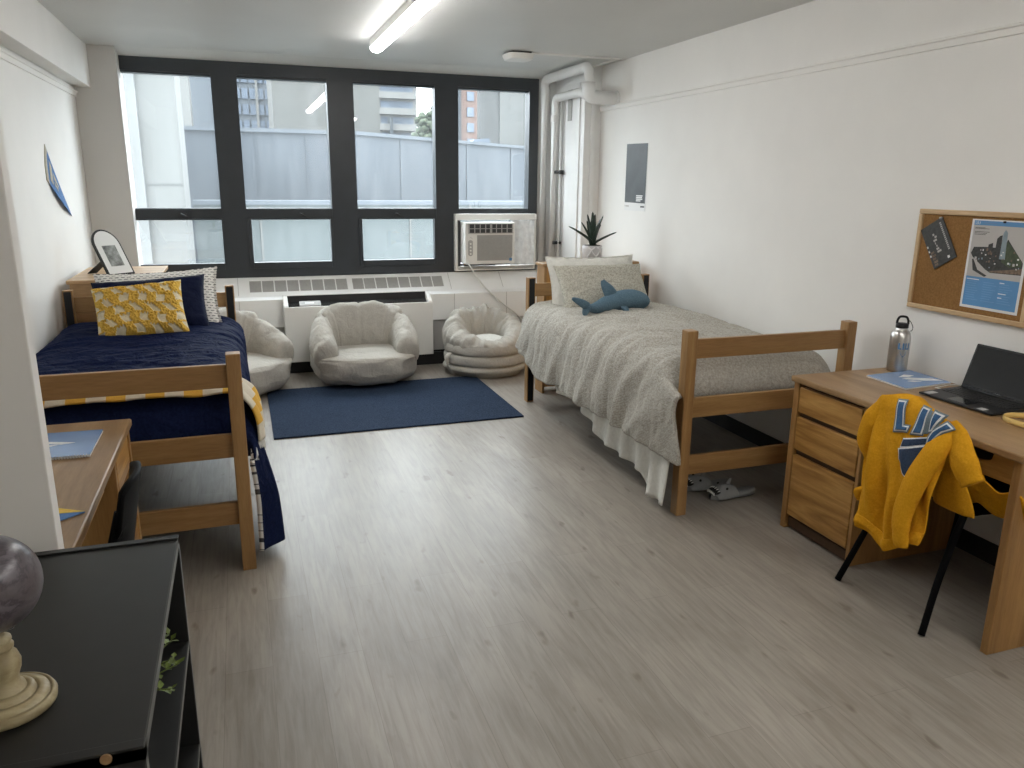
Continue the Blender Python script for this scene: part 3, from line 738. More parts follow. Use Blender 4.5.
# pillows
def pillow(name, w, h, t, mat, label, cat, centre, tilt, yaw=0, roll=0, pinch=.07, seed=0, flange=0, group=None, nu=48, nv=36, mats=None, mfn=None, tuft=None, sag=0):
    R = Matrix.Translation(Vector(centre)) @ Matrix.Rotation(yaw, 4, 'Z') @ Matrix.Rotation(PI / 2 - tilt, 4, 'X') @ Matrix.Rotation(roll, 4, 'Z')
    m = MB(); m.keep = False
    def side(sg):
        def f(u, v):
            a, b = 2 * u - 1, 2 * v - 1
            e = flange
            ca, cb = clamp(abs(a) / (1 - e)), clamp(abs(b) / (1 - e))
            x = w / 2 * a * (1 - pinch * (1 - b * b) * a * a); y = h / 2 * b * (1 - pinch * 1.2 * (1 - a * a) * b * b)
            y += sag * (a * a - .4) * h * b
            th = t / 2 * (max(0, 1 - ca ** 3.2) * max(0, 1 - cb ** 3.2)) ** .55
            th *= 1 + .12 * N(a * 2.2, b * 2.2, seed) ; th += (.006 * N(a * 6, b * 6, seed + 3)) * (1 if th > .01 else .2)
            if tuft: th += tuft(u, v) * (1 if sg > 0 else 0)
            if flange: th += .004 * math.sin(a * 23 + seed) * sstep(1 - e * 1.5, 1, max(abs(a), abs(b)))
            return R @ Vector((x, y, sg * th))
        return f
    m.grid(side(1), nu, nv, uvs=lambda u, v: (u * w, v * h), mfn=mfn)
    m.mi = 0
    m.grid(side(-1), nu, nv, uvs=lambda u, v: (u * w, v * h))
    m.origin = centre
    o = m.build(name, mats or mat, weld=.0006)
    return tag(o, label, cat, group)
pillow('pillow', .70, .42, .15, 'sheet', 'cream white frilled pillow standing behind the grey patterned sham', 'pillow', (2.385, 5.10, .902), math.radians(22), seed=4, flange=.06)
pillow('pillow_sham', .68, .38, .17, 'sham', 'grey floral patterned pillow leaning at the head of the right bed', 'pillow', (2.385, 4.93, .893), math.radians(38), yaw=math.radians(-1), seed=8)

# plush shark
sk = thing('plush_shark', 'blue plush shark toy lying against the grey patterned pillow', 'soft toy', (2.33, 4.64, .76))
cx = smooth_path([(2.075, 4.56, .835), (2.13, 4.585, .812), (2.20, 4.61, .81), (2.30, 4.64, .832), (2.41, 4.66, .845), (2.50, 4.67, .842), (2.565, 4.675, .826), (2.60, 4.678, .81)], 5)
n_ = len(cx)
rad = [(interp([(0, .016), (.14, .022), (.3, .042), (.5, .072), (.68, .080), (.85, .066), (.95, .04), (1, .012)], i / (n_ - 1)) * 1.0, interp([(0, .022), (.14, .026), (.3, .042), (.5, .064), (.68, .068), (.85, .054), (.95, .032), (1, .01)], i / (n_ - 1))) for i in range(n_)]
m = MB(); m.sweep(cx, rad, 24, mod=lambda t_, a: 1 + .06 * N(t_ * 9, math.cos(a) * 2, math.sin(a) * 2)); m.build('body', 'shark', sk)
def fin(name, pts, wid, mat='shark'):
    P = smooth_path(pts, 5); k = len(P); m = MB()
    m.sweep(P, [(wid[0] * (1 - .75 * (i / (k - 1)) ** 1.5), wid[1] * (1 - .7 * (i / (k - 1)) ** 1.5)) for i in range(k)], 14, up=(0, 1, 0)); m.build(name, mat, sk)
fin('dorsal_fin', [(2.315, 4.64, .87), (2.285, 4.64, .915), (2.258, 4.645, .952), (2.243, 4.65, .982)], (.048, .018))
fin('side_fin', [(2.385, 4.60, .805), (2.375, 4.55, .785), (2.355, 4.515, .778)], (.035, .016))
fin('side_fin', [(2.40, 4.72, .83), (2.40, 4.77, .815), (2.385, 4.81, .81)], (.035, .016))
fin('tail_fin', [(2.10, 4.565, .825), (2.06, 4.555, .85), (2.015, 4.55, .872), (1.985, 4.55, .885)], (.030, .014))
fin('tail_fin', [(2.10, 4.57, .815), (2.085, 4.56, .785), (2.082, 4.555, .765)], (.030, .016))
for yy in (4.612, 4.735):
    m = MB(); m.blob((2.535, yy, .855), (.007, .006, .007), nu=10, nv=8); m.build('eye', 'black_plastic', sk)

# left bed: navy comforter, lighter dashed underside
profL, _ = polyline([(-1.055, .66), (-1.04, .71), (-.95, .735), (-.7, .748), (-.45, .75), (-.22, .742), (-.10, .72), (-.042, .66), (-.018, .56), (-.008, .42), (.004, .27), (.010, .16)])
def comf_L(u, v):
    x, z, nx, nz = profL(u); nx, nz = abs(nx) if x > -.5 else -abs(nx), abs(nz)
    hang = sstep(.62, .80, u)
    yf = lerp(3.255, 3.19, sstep(.66, .74, u)); y = lerp(yf, lerp(5.28, 5.20, hang), v)
    s = clamp((y - yf) / .20); z -= (1 - math.sqrt(1 - (1 - s) ** 2)) * .24 * (1 - hang)
    q = sstep(.64, .88, u)
    foot = sstep(3.95, 3.20, y)
    z -= q * .11 * foot; x += q * (.085 * foot - .02 * sstep(3.6, 4.4, y))
    tuck = (1 - sstep(0, .055, v)) * sstep(.64, .78, u); x = lerp(x, -.035 + .035 * q, tuck); y += .03 * (1 - tuck) * sstep(.66, .74, u) * sstep(.08, 0, v)
    z += q * .14 * sstep(3.6, 4.6, y) + .03 * q * N(y * 3, 5)
    d = .012 * N(x * 3, y * 3, 11)
    d += (1 - .6 * hang) * .016 * max(0, ridge(y * 8 + 1.2 * N(x * 2, y * 2), x * 1.3 + y * .3, 13)) * s + .006 * max(0, ridge(y * 19 + 1.5 * N(x * 2, y * 3), x * 2.2, 3)) * s
    d += hang * (.016 * N(y * 8, z * 1.5, 17)) + .004 * N(x * 16, y * 14, 5)
    if u < .1: d *= u / .1
    return (x + nx * d, y, max(.015, z + nz * d))
m = MB(); m.grid(comf_L, 130, 200, uvs=lambda u, v: (u * 1.5, v * 2.0), flip=False)
cL = at(m, (-.5, 4.2, .75)).build('comforter', ['navy', 'dash'], solid=(.02, -1, 1)); tag(cL, 'navy blue comforter spread over the left bed', 'comforter')

# throw across the foot of the left bed
pT, _ = polyline([(-1.045, .735), (-.95, .765), (-.7, .782), (-.45, .784), (-.22, .776), (-.10, .752), (-.030, .685), (.0, .62), (.008, .57), (.010, .53)])
def throw(u, v):
    x, z, nx, nz = pT(u); y = lerp(3.315, 3.60, v) + .012 * N(u * 6, v, 3) - .03 * sstep(.78, 1, u) * (1 - v) + .10 * sstep(.7, 1, u) * v
    s = clamp((y - 3.23) / .20); hang = sstep(.66, .84, u); z -= (1 - math.sqrt(max(0, 1 - (1 - s) ** 2))) * .24 * (1 - hang)
    d = .006 * N(x * 9, y * 9, 21) + hang * .012 * math.sin(y * 38)
    nx = abs(nx) if x > -.5 else 0
    return (x + nx * d + .012 * hang, y, z + abs(nz) * d)
th = MB(); th.grid(throw, 110, 40)
o = at(th, (-.5, 3.5, .78)).build('throw_blanket', 'throw', solid=(.008, 1)); tag(o, 'yellow and cream striped throw across the foot of the left bed', 'blanket')
m = MB()
for k in range(46):
    v = (k + .5) / 46; p = Vector(throw(1, v)); m.sweep([p, p + Vector((.004, .003 * N(k, 1), -.035)), p + Vector((.0, .006 * N(k, 2), -.075))], [(.003, .003), (.0032, .0032), (.002, .002)], 5)
m.build('fringe', 'sheet', o)

pillow('pillow_sham', .70, .40, .15, 'dash', 'white sham with rows of small black dashes, rearmost on left bed', 'pillow', (-.49, 5.135, .872), math.radians(20), roll=math.radians(2.5), seed=14, flange=.05)
pillow('pillow', .62, .37, .16, 'navy_sham', 'plain navy pillow between the dashed sham and the yellow cushion', 'pillow', (-.52, 4.965, .868), math.radians(30), roll=math.radians(3.5), seed=19, pinch=.06)
def tuft_mask(u, v):
    rr = v * 5.4 + .22 * math.sin(u * 9 + 1); row = math.floor(rr); cc = u * 5.2 + .15 + (.5 if row % 2 else 0) + .12 * math.sin(v * 20 + u * 5); fu, fv = cc % 1.0, rr % 1.0
    fu += (fv - .5) * .25
    return 0.27 < fu < .73 and .10 < fv < .90
pillow('cushion', .47, .335, .13, None, 'yellow tufted cushion with cream squares, front of the left bed pillows', 'cushion', (-.560, 4.775, .878), math.radians(33), yaw=math.radians(2), roll=math.radians(5), seed=23, pinch=.05, nu=120, nv=84,
       mats=['tuft_yellow', 'tuft_cream'], mfn=lambda u, v: 1 if tuft_mask(u, v) else 0, tuft=lambda u, v: (0 if tuft_mask(u, v) else .016 + .014 * N(u * 50, v * 38)) * min(1, 12 * min(u, 1 - u, v, 1 - v)))

# ------------------------------------------------------------------ dressers behind the bed heads
dl = thing('dresser', 'low wooden dresser behind the left bed head, holding the arched photo frame', 'dresser', (-.79, 5.9, 0))
m = MB(); m.box(-1.03, -.54, 5.47, 6.26, .05, .955); m.build('body', 'dresser_x', dl, bevel=.003)
m = MB(); m.box(-1.045, -.52, 5.455, 6.275, .955, .98); m.build('top', 'dresser_x', dl, bevel=.004)
m = MB(); m.box(-1.0, -.56, 5.49, 6.24, 0, .05); m.build('plinth', 'dark_gap', dl)
for k in range(4):
    m = MB(); m.box(-.541, -.524, 5.49, 6.24, .075 + k * .22, .275 + k * .22); dd = m.build('drawer', 'oak', dl, bevel=.003)
m = MB(); m.cyl((-.905, 5.466, .915), (-.905, 5.471, .915), .006, 12); m.build('screw_cap', 'dresser_x', dl)
dr = thing('bookcase_headboard', 'shallow orange-toned wooden cabinet behind the right bed head, under the plant', 'cabinet', (2.56, 5.54, 0))
m = MB(); m.box(2.15, 2.17, 5.465, 5.62, 0, .99); m.build('side_panel', 'bed_z', dr, bevel=.002)
m = MB(); m.box(2.17, 2.93, 5.47, 5.62, .05, 0.99); m.build('body', 'dresser_o', dr, bevel=.003)
m = MB(); m.box(2.138, 2.945, 5.455, 5.63, .99, 1.012); m.build('top', 'bed_x', dr, bevel=.004)

fr = thing('photo_frame', 'black arched photo frame propped on the left dresser', 'photo frame', (-.77, 5.72, .98))
def arch(w, h0, n=20, inset=0):
    w2 = w / 2 - inset; hh = h0 - 0
    return [(-w2, inset), (w2, inset)] + [(w2 * math.cos(PI * k / n), hh + w2 * 1.15 * math.sin(PI * k / n)) for k in range(n + 1)]
T = Matrix.Translation((-.755, 5.71, .982)) @ Matrix.Rotation(math.radians(46), 4, 'Z') @ Matrix.Rotation(math.radians(-30), 4, 'X')
def fp(d): return lambda x, z: T @ Vector((x, d, z))
m = MB(); m.prism(arch(.20, .22), fp(0), fp(.016)); m.build('frame', 'black_plastic', fr, bevel=.002)
m = MB(); m.prism(arch(.20, .22, inset=.012), fp(-.0012), fp(.002)); m.build('mount', 'paper', fr)
m = MB(); m.prism([(-.050, .065), (.050, .065), (.050, .215), (-.050, .215)], fp(-.002), fp(.0)); m.build('photo', 'photo', fr)
m = MB()
a0, a1 = T @ Vector((-.03, .017, .15)), T @ Vector((.03, .017, .15))
b0, b1 = Vector((-.98, 5.82, .982)), Vector((-.93, 5.87, .982))
m.prism([(0, 0), (1, 0), (1, 1), (0, 1)], lambda s_, q: a0.lerp(a1, s_).lerp(b0.lerp(b1, s_), q), lambda s_, q: a0.lerp(a1, s_).lerp(b0.lerp(b1, s_), q) + Vector((0, .006, .004))); m.build('easel_leg', 'black_plastic', fr)

# potted succulent
pl = thing('potted_plant', 'dark spiky succulent in a ridged grey pot on the right dresser', 'plant', (2.575, 5.545, 1.012))
m = MB(); m.lathe([(.052, 0), (.066, .01), (.078, .06), (.080, .10), (.074, .125), (.066, .125), (.062, .11)], (2.575, 5.545, 1.012), 36); po = m.build('pot', 'pot', pl)
for k in range(4):
    m = MB(); a0 = -PI / 2 - .7 + k * .45
    m.tube(smooth_path([(2.575 + (.079) * math.cos(a0 + .25 * math.sin(q * 1.1) * (1 if k % 2 else -1)), 5.545 + .079 * math.sin(a0 + .25 * math.sin(q * 1.1) * (1 if k % 2 else -1)), 1.03 + .1 * q / 6 + .008 * math.sin(q * 2)) for q in range(7)], 4), .006, 6); m.build('ridge', 'pot_line', po)
m = MB(); m.cyl((2.575, 5.545, 1.12), (2.575, 5.545, 1.138), .064, 24); m.build('soil', 'soil', pl)
tips = [(-.225, -.05, .275), (.185, -.04, .225), (-.05, 0, .36), (-.012, -.03, .33), (.03, .03, .36), (.065, 0, .325), (.075, -.02, .35), (-.08, .04, .30), (.03, -.05, .30), (-.03, .05, .31), (.09, .05, .28), (-.015, -.02, .38)]
for tx, ty, tz in tips:
    k = .12 if abs(tx) > .12 else .25
    P = smooth_path([(2.575 + tx * .10, 5.545 + ty * .2, 1.13), (2.575 + tx * k, 5.545 + ty * .4, 1.13 + (tz - .11) * (.28 if abs(tx) > .12 else .38)), (2.575 + tx * .62, 5.545 + ty * .8, 1.13 + (tz - .11) * .7), (2.575 + tx, 5.545 + ty, 1.012 + tz)], 4); n_ = len(P)
    m = MB(); m.sweep(P, [(.006 + .017 * math.sin(PI * (i / (n_ - 1)) ** .7) if i < n_ - 1 else .001, .004 + .005 * math.sin(PI * (i / (n_ - 1)) ** .7) if i < n_ - 1 else .001) for i in range(n_)], 8); m.build('leaf', 'aloe', pl)

# ================================================================== BEAN BAGS
def wrinkle(p, s, amp): return amp * (N(p[0] * 7, p[1] * 7, p[2] * 9 + s) + .6 * max(-.2, ridge(p[0] * 4 + s, p[2] * 5, p[1] * 4) - .3))
def tub(name, label, loc):
    b = thing(name, label, 'bean bag', loc)
    L = Vector(loc)
    m = MB(); m.blob(L + Vector((0, -.025, .205)), (.418, .345, .200), .5, .8, 110, 54, lambda a, e, p: .05 * wrinkle(p, 1, 1.0) + .018 * N(p.x * 6, p.z * 38, p.y * 6) - 0)
    for v in m.bm.verts:
        if v.co.z > L.z + .205: v.co.z = L.z + .205 + (v.co.z - L.z - .205) * .30
        v.co.z = max(v.co.z, L.z + .003)
    base = m.build('base', 'bean', b)
    m = MB(); m.blob(L + Vector((0, -.045, .225)), (.27, .21, .05), .8, .75, 40, 20, lambda a, e, p: .03 * wrinkle(p, 6, 1.0)); m.build('seat_cushion', 'bean', b)
    def seg(nm, path, rad, seams, sd, front=False):
        P = smooth_path([L + Vector(p) for p in path], 16); k = len(P)
        R = []
        for i in range(k):
            t_ = i / (k - 1); r0 = interp([(j / (len(rad) - 1), a) for j, (a, c_) in enumerate(rad)], t_); r1 = interp([(j / (len(rad) - 1), c_) for j, (a, c_) in enumerate(rad)], t_)
            e = (1 if front else min(1, math.sqrt(max(.0, 1 - max(0, 1 - t_ / .14) ** 2)))) * min(1, math.sqrt(max(0, 1 - max(0, 1 - (1 - t_) / .14) ** 2))); e = max(.12, e)
            R.append((r0 * e, r1 * e))
        def mod(t_, a):
            g_ = sum(.06 * math.exp(-((t_ - s_) / .016) ** 2) for s_ in seams)
            return 1 - g_ + .09 * (N(t_ * 6 + sd, math.cos(a) * 1.6, math.sin(a) * 1.6) + .55 * N(t_ * 16 + sd, math.cos(a) * 3.5, math.sin(a) * 3.5) + .5 * max(0, ridge(t_ * 9 + sd, math.cos(a) * 3, math.sin(a) * 3)))
        m = MB(); m.sweep(P, R, 44, mod=mod); return m.build(nm, 'bean', b)
    bk = seg('backrest', [(-.325, .10, .345), (-.22, .20, .385), (0, .235, .395), (.22, .20, .385), (.325, .10, .345)], [(.085, .185), (.095, .205), (.10, .215), (.095, .205), (.085, .185)], (.5, .24, .76), 2)
    seg('armrest', [(-.275, .17, .365), (-.325, .06, .335), (-.332, -.10, .29), (-.315, -.25, .24)], [(.07, .19), (.095, .18), (.10, .155), (.09, .12)], (), 5, True)
    seg('armrest', [(.275, .17, .365), (.325, .06, .335), (.332, -.10, .29), (.315, -.25, .24)], [(.07, .19), (.095, .18), (.10, .155), (.09, .12)], (), 8, True)
    return b
b1 = tub('bean_bag_chair', 'beige bean bag armchair in the middle, in front of the heater', (.895, 6.285, .008))
b0 = dup(b1, (-.125, 6.20, 0), 'beige bean bag armchair half hidden beside the left bed', math.radians(38))

b2 = thing('bean_bag_nest', 'round beige bean bag with gathered rim beside the right bed', 'bean bag', (1.955, 6.33, 0))
def nest(u, v):
    a = 2 * PI * u; z = .27 * v
    r = .365 * (1 - .16 * (1 - sstep(0, .25, v))) * (1 - .05 * v)
    g_ = .018 * (math.exp(-((v - .36) / .03) ** 2) + math.exp(-((v - .70) / .03) ** 2)) - .012 * math.sin(PI * ((v * 2.9) % 1))
    r = r - g_ + .010 * N(math.cos(a) * 3, math.sin(a) * 3, z * 14)
    return (1.955 + r * math.cos(a), 6.33 + r * .98 * math.sin(a), z + .003)
m = MB(); m.grid(nest, 96, 44, cu=True)
m.blob((1.955, 6.33, .16), (.30, .30, .10), nu=24, nv=10)
m.build('base', 'bean', b2)
P, R = [], []
for k in range(144):
    a = 2 * PI * k / 144; back = .5 + .5 * math.sin(a)
    P.append((1.955 + (.265 - .005 * back) * math.cos(a), 6.33 + .02 + (.265 - .02 * back) * math.sin(a), lerp(.25, .345, back ** .8)))
    R.append((lerp(.085, .105, back), lerp(.055, .175, back ** .8)))
m = MB(); m.sweep(P, R, 40, mod=lambda t_, a: 1 + .16 * N(math.cos(2 * PI * t_) * 5, math.sin(2 * PI * t_) * 5, math.sin(a) * 1.6) + .13 * max(-.3, ridge(math.cos(2 * PI * t_) * 7 + 3, math.sin(2 * PI * t_) * 7, math.sin(a) * 1.2 + .7 * math.cos(a))), closed=True)
m.build('rim', 'bean', b2)
m = MB(); m.blob((1.955, 6.30, .235), (.21, .20, .085), .9, 1, 36, 20, lambda a, e, p: .06 * wrinkle(p, 3, 1)); m.build('seat_cushion', 'sheet', b2)
m = MB()
m.sweep(smooth_path([(1.60, 6.20, .205), (1.565, 6.16, .18), (1.575, 6.15, .09), (1.615, 6.17, .03)], 6), (.022, .006), 10); m.build('handle', 'bean', b2)

# rug
def rugf(u, v): return (lerp(.11, 1.80, u) , lerp(4.913, 6.135, v), .011 + .0015 * N(u * 160, v * 120))
m = MB(); m.grid(rugf, 120, 90)
m.box(.11, 1.80, 4.913, 6.135, .0005, .010)
o = at(m, (.95, 5.5, 0)).build('rug', 'rug', smooth=True); tag(o, 'dark blue rectangular rug in front of the bean bags', 'rug')

# ================================================================== DESKS
def desk(name_label, x_front, x_wall, y0, y1, ped):
    """front edge at x_front, back against x_wall, runs y0..y1, drawer pedestal ped=(ya, yb)."""
    s = 1 if x_wall > x_front else -1
    d = thing('desk', name_label, 'desk', ((x_front + x_wall) / 2, (y0 + y1) / 2, 0))
    def bx(m, a, b, ya, yb, z0, z1):
        p, q = x_front + s * a, x_front + s * b; m.box(min(p, q), max(p, q), ya, yb, z0, z1); return m
    W = abs(x_wall - x_front)
    m = bx(MB(), 0, W, y0, y1, .722, .75); m.build('desktop', 'desk_top', d, bevel=.006)
    m = bx(MB(), .015, W - .01, y0 + .012, y0 + .042, 0, .722); m.build('leg_panel', 'desk_z', d, bevel=.003)
    ya, yb = ped
    m = bx(MB(), .010, W - .01, yb - .032, yb, .0, .722); m.build('side_panel', 'desk_z', d, bevel=.003)
    m = bx(MB(), .015, W - .01, ya, ya + .02, .0, .722); m.build('side_panel', 'desk_z', d, bevel=.003)
    m = bx(MB(), .035, W - .02, ya + .02, yb - .03, .04, .72); m.build('carcass', 'dark_gap', d)
    m = bx(MB(), .03, .045, ya + .02, yb - .03, .012, .06); m.build('plinth', 'dark_gap', d)
    for z0, z1 in ((.585, .706), (.405, .562), (.075, .378)):
        m = bx(MB(), .014, .036, ya + .024, yb - .036, z0, z1); m.build('drawer', 'oak', d, bevel=.004)
    m = bx(MB(), W - .03, W - .015, y0 + .042, ya, .35, .722); m.build('back_panel', 'desk_z', d)
    # knee drawer with a scooped pull
    k0, k1 = y0 + .06, ya - .03; km = (k0 + k1) / 2 - .05; xs = x_front + s * .05
    pts = [(k0, .62), (k1, .62), (k1, .706)] + [(km + .17 * math.cos(a), .706 - .045 * math.sin(a) ** .5) for a in [PI * k / 14 for k in range(15)]] + [(k0, .706)]
    m = MB(); m.prism(pts, lambda y, z: (xs, y, z), lambda y, z: (xs + s * .018, y, z)); m.build('knee_drawer', 'oak', d)
    m = bx(MB(), .07, .40, k0, k1, .622, .655); m.build('drawer_tray', 'dark_gap', d)
    return d
desk('wooden desk along the right wall holding the laptop and bottle', 2.372, 2.985, 1.712, 2.874, (2.408, 2.858))
desk('wooden desk at the foot of the left bed behind the white partition', -.425, -1.06, 1.885, 3.020, (2.665, 3.005))

def chair(label, xs, yc, s, xb, up=0):
    """black tube chair facing the desk (direction s along x); xb is how far the backrest leans out."""
    c = thing('desk_chair', label, 'chair', (xs + s * .2, yc, 0))
    h = .170
    m = MB(); m.blob((xs + s * .21, yc, .452), (.205, .205, .022), .5, .35, 40, 12); m.build('seat', 'chair_black', c)
    def bf(u, v):
        y = yc + (u - .5) * .25 * (1 - .10 * (2 * v - 1) ** 4); z = up + lerp(.56, .835, v) - .02 * (2 * u - 1) ** 4 * (1 if v > .5 else -1)
        return (xb + s * (.05 * (1 - v)) - s * .028 * (1 - (2 * u - 1) ** 2), y, z)
    m = MB(); m.grid(bf, 24, 16); m.build('backrest', 'chair_black', c, solid=(.014, 0), bevel=0)
    for q in (-1, 1):
        yy = yc + q * h; yf = yc + q * (h + .047)
        m = MB(); m.tube(smooth_path([(xs - s * .165, yf, .004), (xs - s * .085, yy + q * .018, .22), (xs + s * .0, yy + q * .004, .435), (xs + s * .025, yy, .445)], 5), .013, 10); m.build('leg', 'chair_black', c)
        m = MB(); m.tube(smooth_path([(xs + s * .43, yf, .004), (xs + s * .40, yy, .25), (xs + s * .375, yy, .435)], 5), .013, 10); m.build('leg', 'chair_black', c)
        m = MB(); m.tube(smooth_path([(xs + s * .04, yy, .44), (xs - s * .03, yy, .50), (xb + s * .06, yc + q * .13, .62), (xb + s * .012, yc + q * .10, .79)], 5), .012, 10); m.build('back_upright', 'chair_black', c)
        m = MB(); m.tube([(xs - s * .01, yy, .438), (xs + s * .39, yy, .438)], .011, 10); m.build('seat_rail', 'chair_black', c)
    return c
chair('black chair at the right desk, draped with the gold sweatshirt', 2.43, 2.11, 1, 2.275)
chair('black chair pushed up to the left desk behind the black shelf', -.47, 2.12, -1, -.325, .03)

# ------------------------------------------------------------------ sweatshirt over the chair back
sw = thing('sweatshirt', 'gold sweatshirt with blue block letters draped over the right chair back', 'sweatshirt', (2.24, 2.08, .45))
YL = [(.30, 2.225), (.42, 2.235), (.60, 2.242), (.74, 2.238), (.80, 2.225), (.84, 2.20), (.872, 2.14)]
YR = [(.30, 1.93), (.42, 1.905), (.60, 1.890), (.74, 1.885), (.80, 1.89), (.84, 1.93), (.872, 2.04)]
def hem(u): return .315 + .022 * math.sin(u * PI) * -1 + .045 * sstep(.6, 1, u) + .012 * math.sin(u * 9)
def topz(u): return .868 - .020 * abs(2 * u - .9) ** 2 - .02 * sstep(.8, 1, u) - .008 * sstep(.2, 0, u)
def fx(y, z):
    """front surface of the sweatshirt."""
    x = 2.222 - .020 * sstep(.84, .55, z) + .012 * sstep(.55, .3, z)
    t_ = clamp((z - .80) / .066); x += .045 * (1 - math.sqrt(max(0, 1 - t_ * t_)))
    f = sstep(.84, .62, z)
    x -= f * .017 * math.cos((y - 2.17 + .10 * (z - .5)) * 46) * (.5 + .5 * sstep(.7, .4, z))
    x -= f * .010 * math.cos((y - 1.99 - .16 * (z - .6)) * 70)
    x += .006 * N(y * 9, z * 7, 31) + .028 * sstep(2.18, 2.25, y) + .03 * sstep(1.95, 1.88, y)
    return x
def front(u, v):
    z = lerp(topz(u), hem(u), v); return Vector((fx(lerp(interp(YL, z), interp(YR, z), u), z), lerp(interp(YL, z), interp(YR, z), u), z))
def backs(u, v):      # over the top and down behind the backrest, settling on the seat
    p = front(u, 0); zb = lerp(p.z, .475, v)
    x = p.x + .065 * math.sqrt(clamp(v / .10)) + .05 * v + .012 * math.sin(u * 14) * v
    y = p.y + (u - .5) * -.04 * sstep(0, .4, v) - .05 * sstep(.5, 1, v) * u
    return Vector((x, y, zb))
m = MB(); m.grid(front, 70, 80); m.grid(backs, 70, 40)
m.build('torso', 'gold', sw, solid=(.005, 0), weld=.0005)
def hemband(u, v):
    p = front(u, 1); z = lerp(p.z + .045, p.z - .004, v); y = lerp(interp(YL, z), interp(YR, z), u)
    return (fx(y, z) - .006 + .004 * math.cos(v * PI * 2), y, z)
m = MB(); m.grid(hemband, 70, 8); m.build('hem_band', 'gold', sw, solid=(.004, 1))
def sleeve(nm, pts, rad, seed, cuff=.13, flat=1.0):
    P = smooth_path(pts, 8); k = len(P)
    R = [(interp(rad, i / (k - 1)), interp(rad, i / (k - 1)) * flat) for i in range(k)]
    def mod(t_, a): 
        c_ = 1 - .10 * math.exp(-((t_ - (1 - cuff)) / .02) ** 2)
        return c_ + .10 * N(t_ * 5 + seed, math.cos(a) * 1.6, math.sin(a) * 1.6) + (.03 * math.cos(a * 12) if t_ > 1 - cuff else 0)
    m = MB(); m.sweep(P, R, 28, up=(1, 0, 0), mod=mod); return m.build(nm, 'gold', sw)
sleeve('sleeve', [(2.262, 1.905, .79), (2.222, 1.918, .715), (2.188, 1.945, .60), (2.172, 1.970, .46), (2.172, 1.955, .345)], [(0, .030), (.12, .040), (.3, .044), (.55, .043), (.85, .036), (1, .028)], 3, flat=.6)
sleeve('sleeve', [(2.275, 1.915, .815), (2.262, 1.870, .765), (2.245, 1.820, .705), (2.245, 1.775, .645)], [(0, .02), (.25, .044), (.7, .054), (1, .046)], 9, flat=.5)
sleeve('sleeve_shoulder', [(2.245, 2.185, .82), (2.228, 2.225, .74), (2.235, 2.245, .65), (2.25, 2.232, .575)], [(0, .02), (.3, .036), (.7, .036), (1, .016)], 14, flat=.7)
sleeve('cuff', [(2.235, 2.222, .455), (2.225, 2.242, .435), (2.235, 2.236, .405)], [(0, .012), (.5, .018), (1, .012)], 17, flat=.7)
def tail(u, v):
    y = lerp(2.06, 1.72, u); x = lerp(2.385, 2.47, v) + .03 * u
    return (x + .012 * math.sin(u * 12), y - .04 * v, lerp(.60, .485, sstep(0, 1, v + .15 * u)) + .014 * math.sin(u * 15 + v * 3))
m = MB(); m.grid(tail, 30, 16); m.build('back_hem', 'gold', sw, solid=(.006, 1))
def inset(P, d):
    A = sum(P[i][0] * P[(i + 1) % len(P)][1] - P[(i + 1) % len(P)][0] * P[i][1] for i in range(len(P)))
    sg = 1 if A > 0 else -1; out = []
    for i in range(len(P)):
        a, b, c_ = Vector(P[i - 1]), Vector(P[i]), Vector(P[(i + 1) % len(P)])
        e1, e2 = (b - a).normalized(), (c_ - b).normalized()
        n1, n2 = Vector((-e1.y, e1.x)) * sg, Vector((-e2.y, e2.x)) * sg
        k = (n1 + n2); k = k / max(.45, k.length_squared / 2) / 1.0
        out.append(tuple(b + k * d * (1 if k.length else 0)))
    return out
def decal(poly, lift, nm, mat):
    """a patch cut to poly (y, z) and laid on the sweatshirt front."""
    m = MB(); vs = [m.bm.verts.new((0, y, z)) for y, z in poly]; f = m.bm.faces.new(vs)
    bmesh.ops.triangulate(m.bm, faces=[f], ngon_method='EAR_CLIP')
    for _ in range(5):
        long = [e for e in m.bm.edges if e.calc_length() > .008]
        if not long: break
        bmesh.ops.subdivide_edges(m.bm, edges=long, cuts=1); bmesh.ops.triangulate(m.bm, faces=m.bm.faces[:])
    for v in m.bm.verts: v.co.x = min(fx(v.co.y, v.co.z), *(fx(v.co.y + dy, v.co.z + dz) for dy, dz in ((.006, 0), (-.006, 0), (0, .006), (0, -.006)))) - .0050 - lift
    m.keep = True
    bmesh.ops.recalc_face_normals(m.bm, faces=m.bm.faces[:])
    return m.build(nm, mat, sw, smooth=True, solid=(.001, 0))
LET = {
 'letter_l': [(2.1048, .847), (2.0749, .852), (2.063, .7646), (2.0332, .7709), (2.0379, .7518), (2.0908, .7381)],
 'letter_i': [(1.9981, .852), (1.9707, .850), (1.9788, .7583), (2.0114, .7531)],
 'letter_u': [(1.9474, .849), (1.9167, .842), (1.9276, .828), (1.9356, .8258), (1.9407, .7829), (1.9508, .7778), (1.9501, .8159)],
}
U2 = [(1.902, .8213), (1.8801, .8059), (1.9087, .7865), (1.9519, .7209), (1.949, .7548), (1.9362, .7824)]
for nm, P in list(LET.items()) + [('letter_u', U2)]:
    decal(inset(P, -.006), .000, nm + '_border', 'lettering_slate')
    decal(inset(P, -.0012), .0015, nm + '_outline', 'lettering_white')
    decal(inset(P, .0035), .003, nm, 'lettering_blue')
decal([(1.9681, .850), (1.9564, .848), (1.9526, .7678), (1.9745, .7597)], .0005, 'letter_shadow', 'lettering_slate')
B_ = [(2.0444, .721), (1.9536, .752), (1.9573, .7261), (2.0531, .6884)]
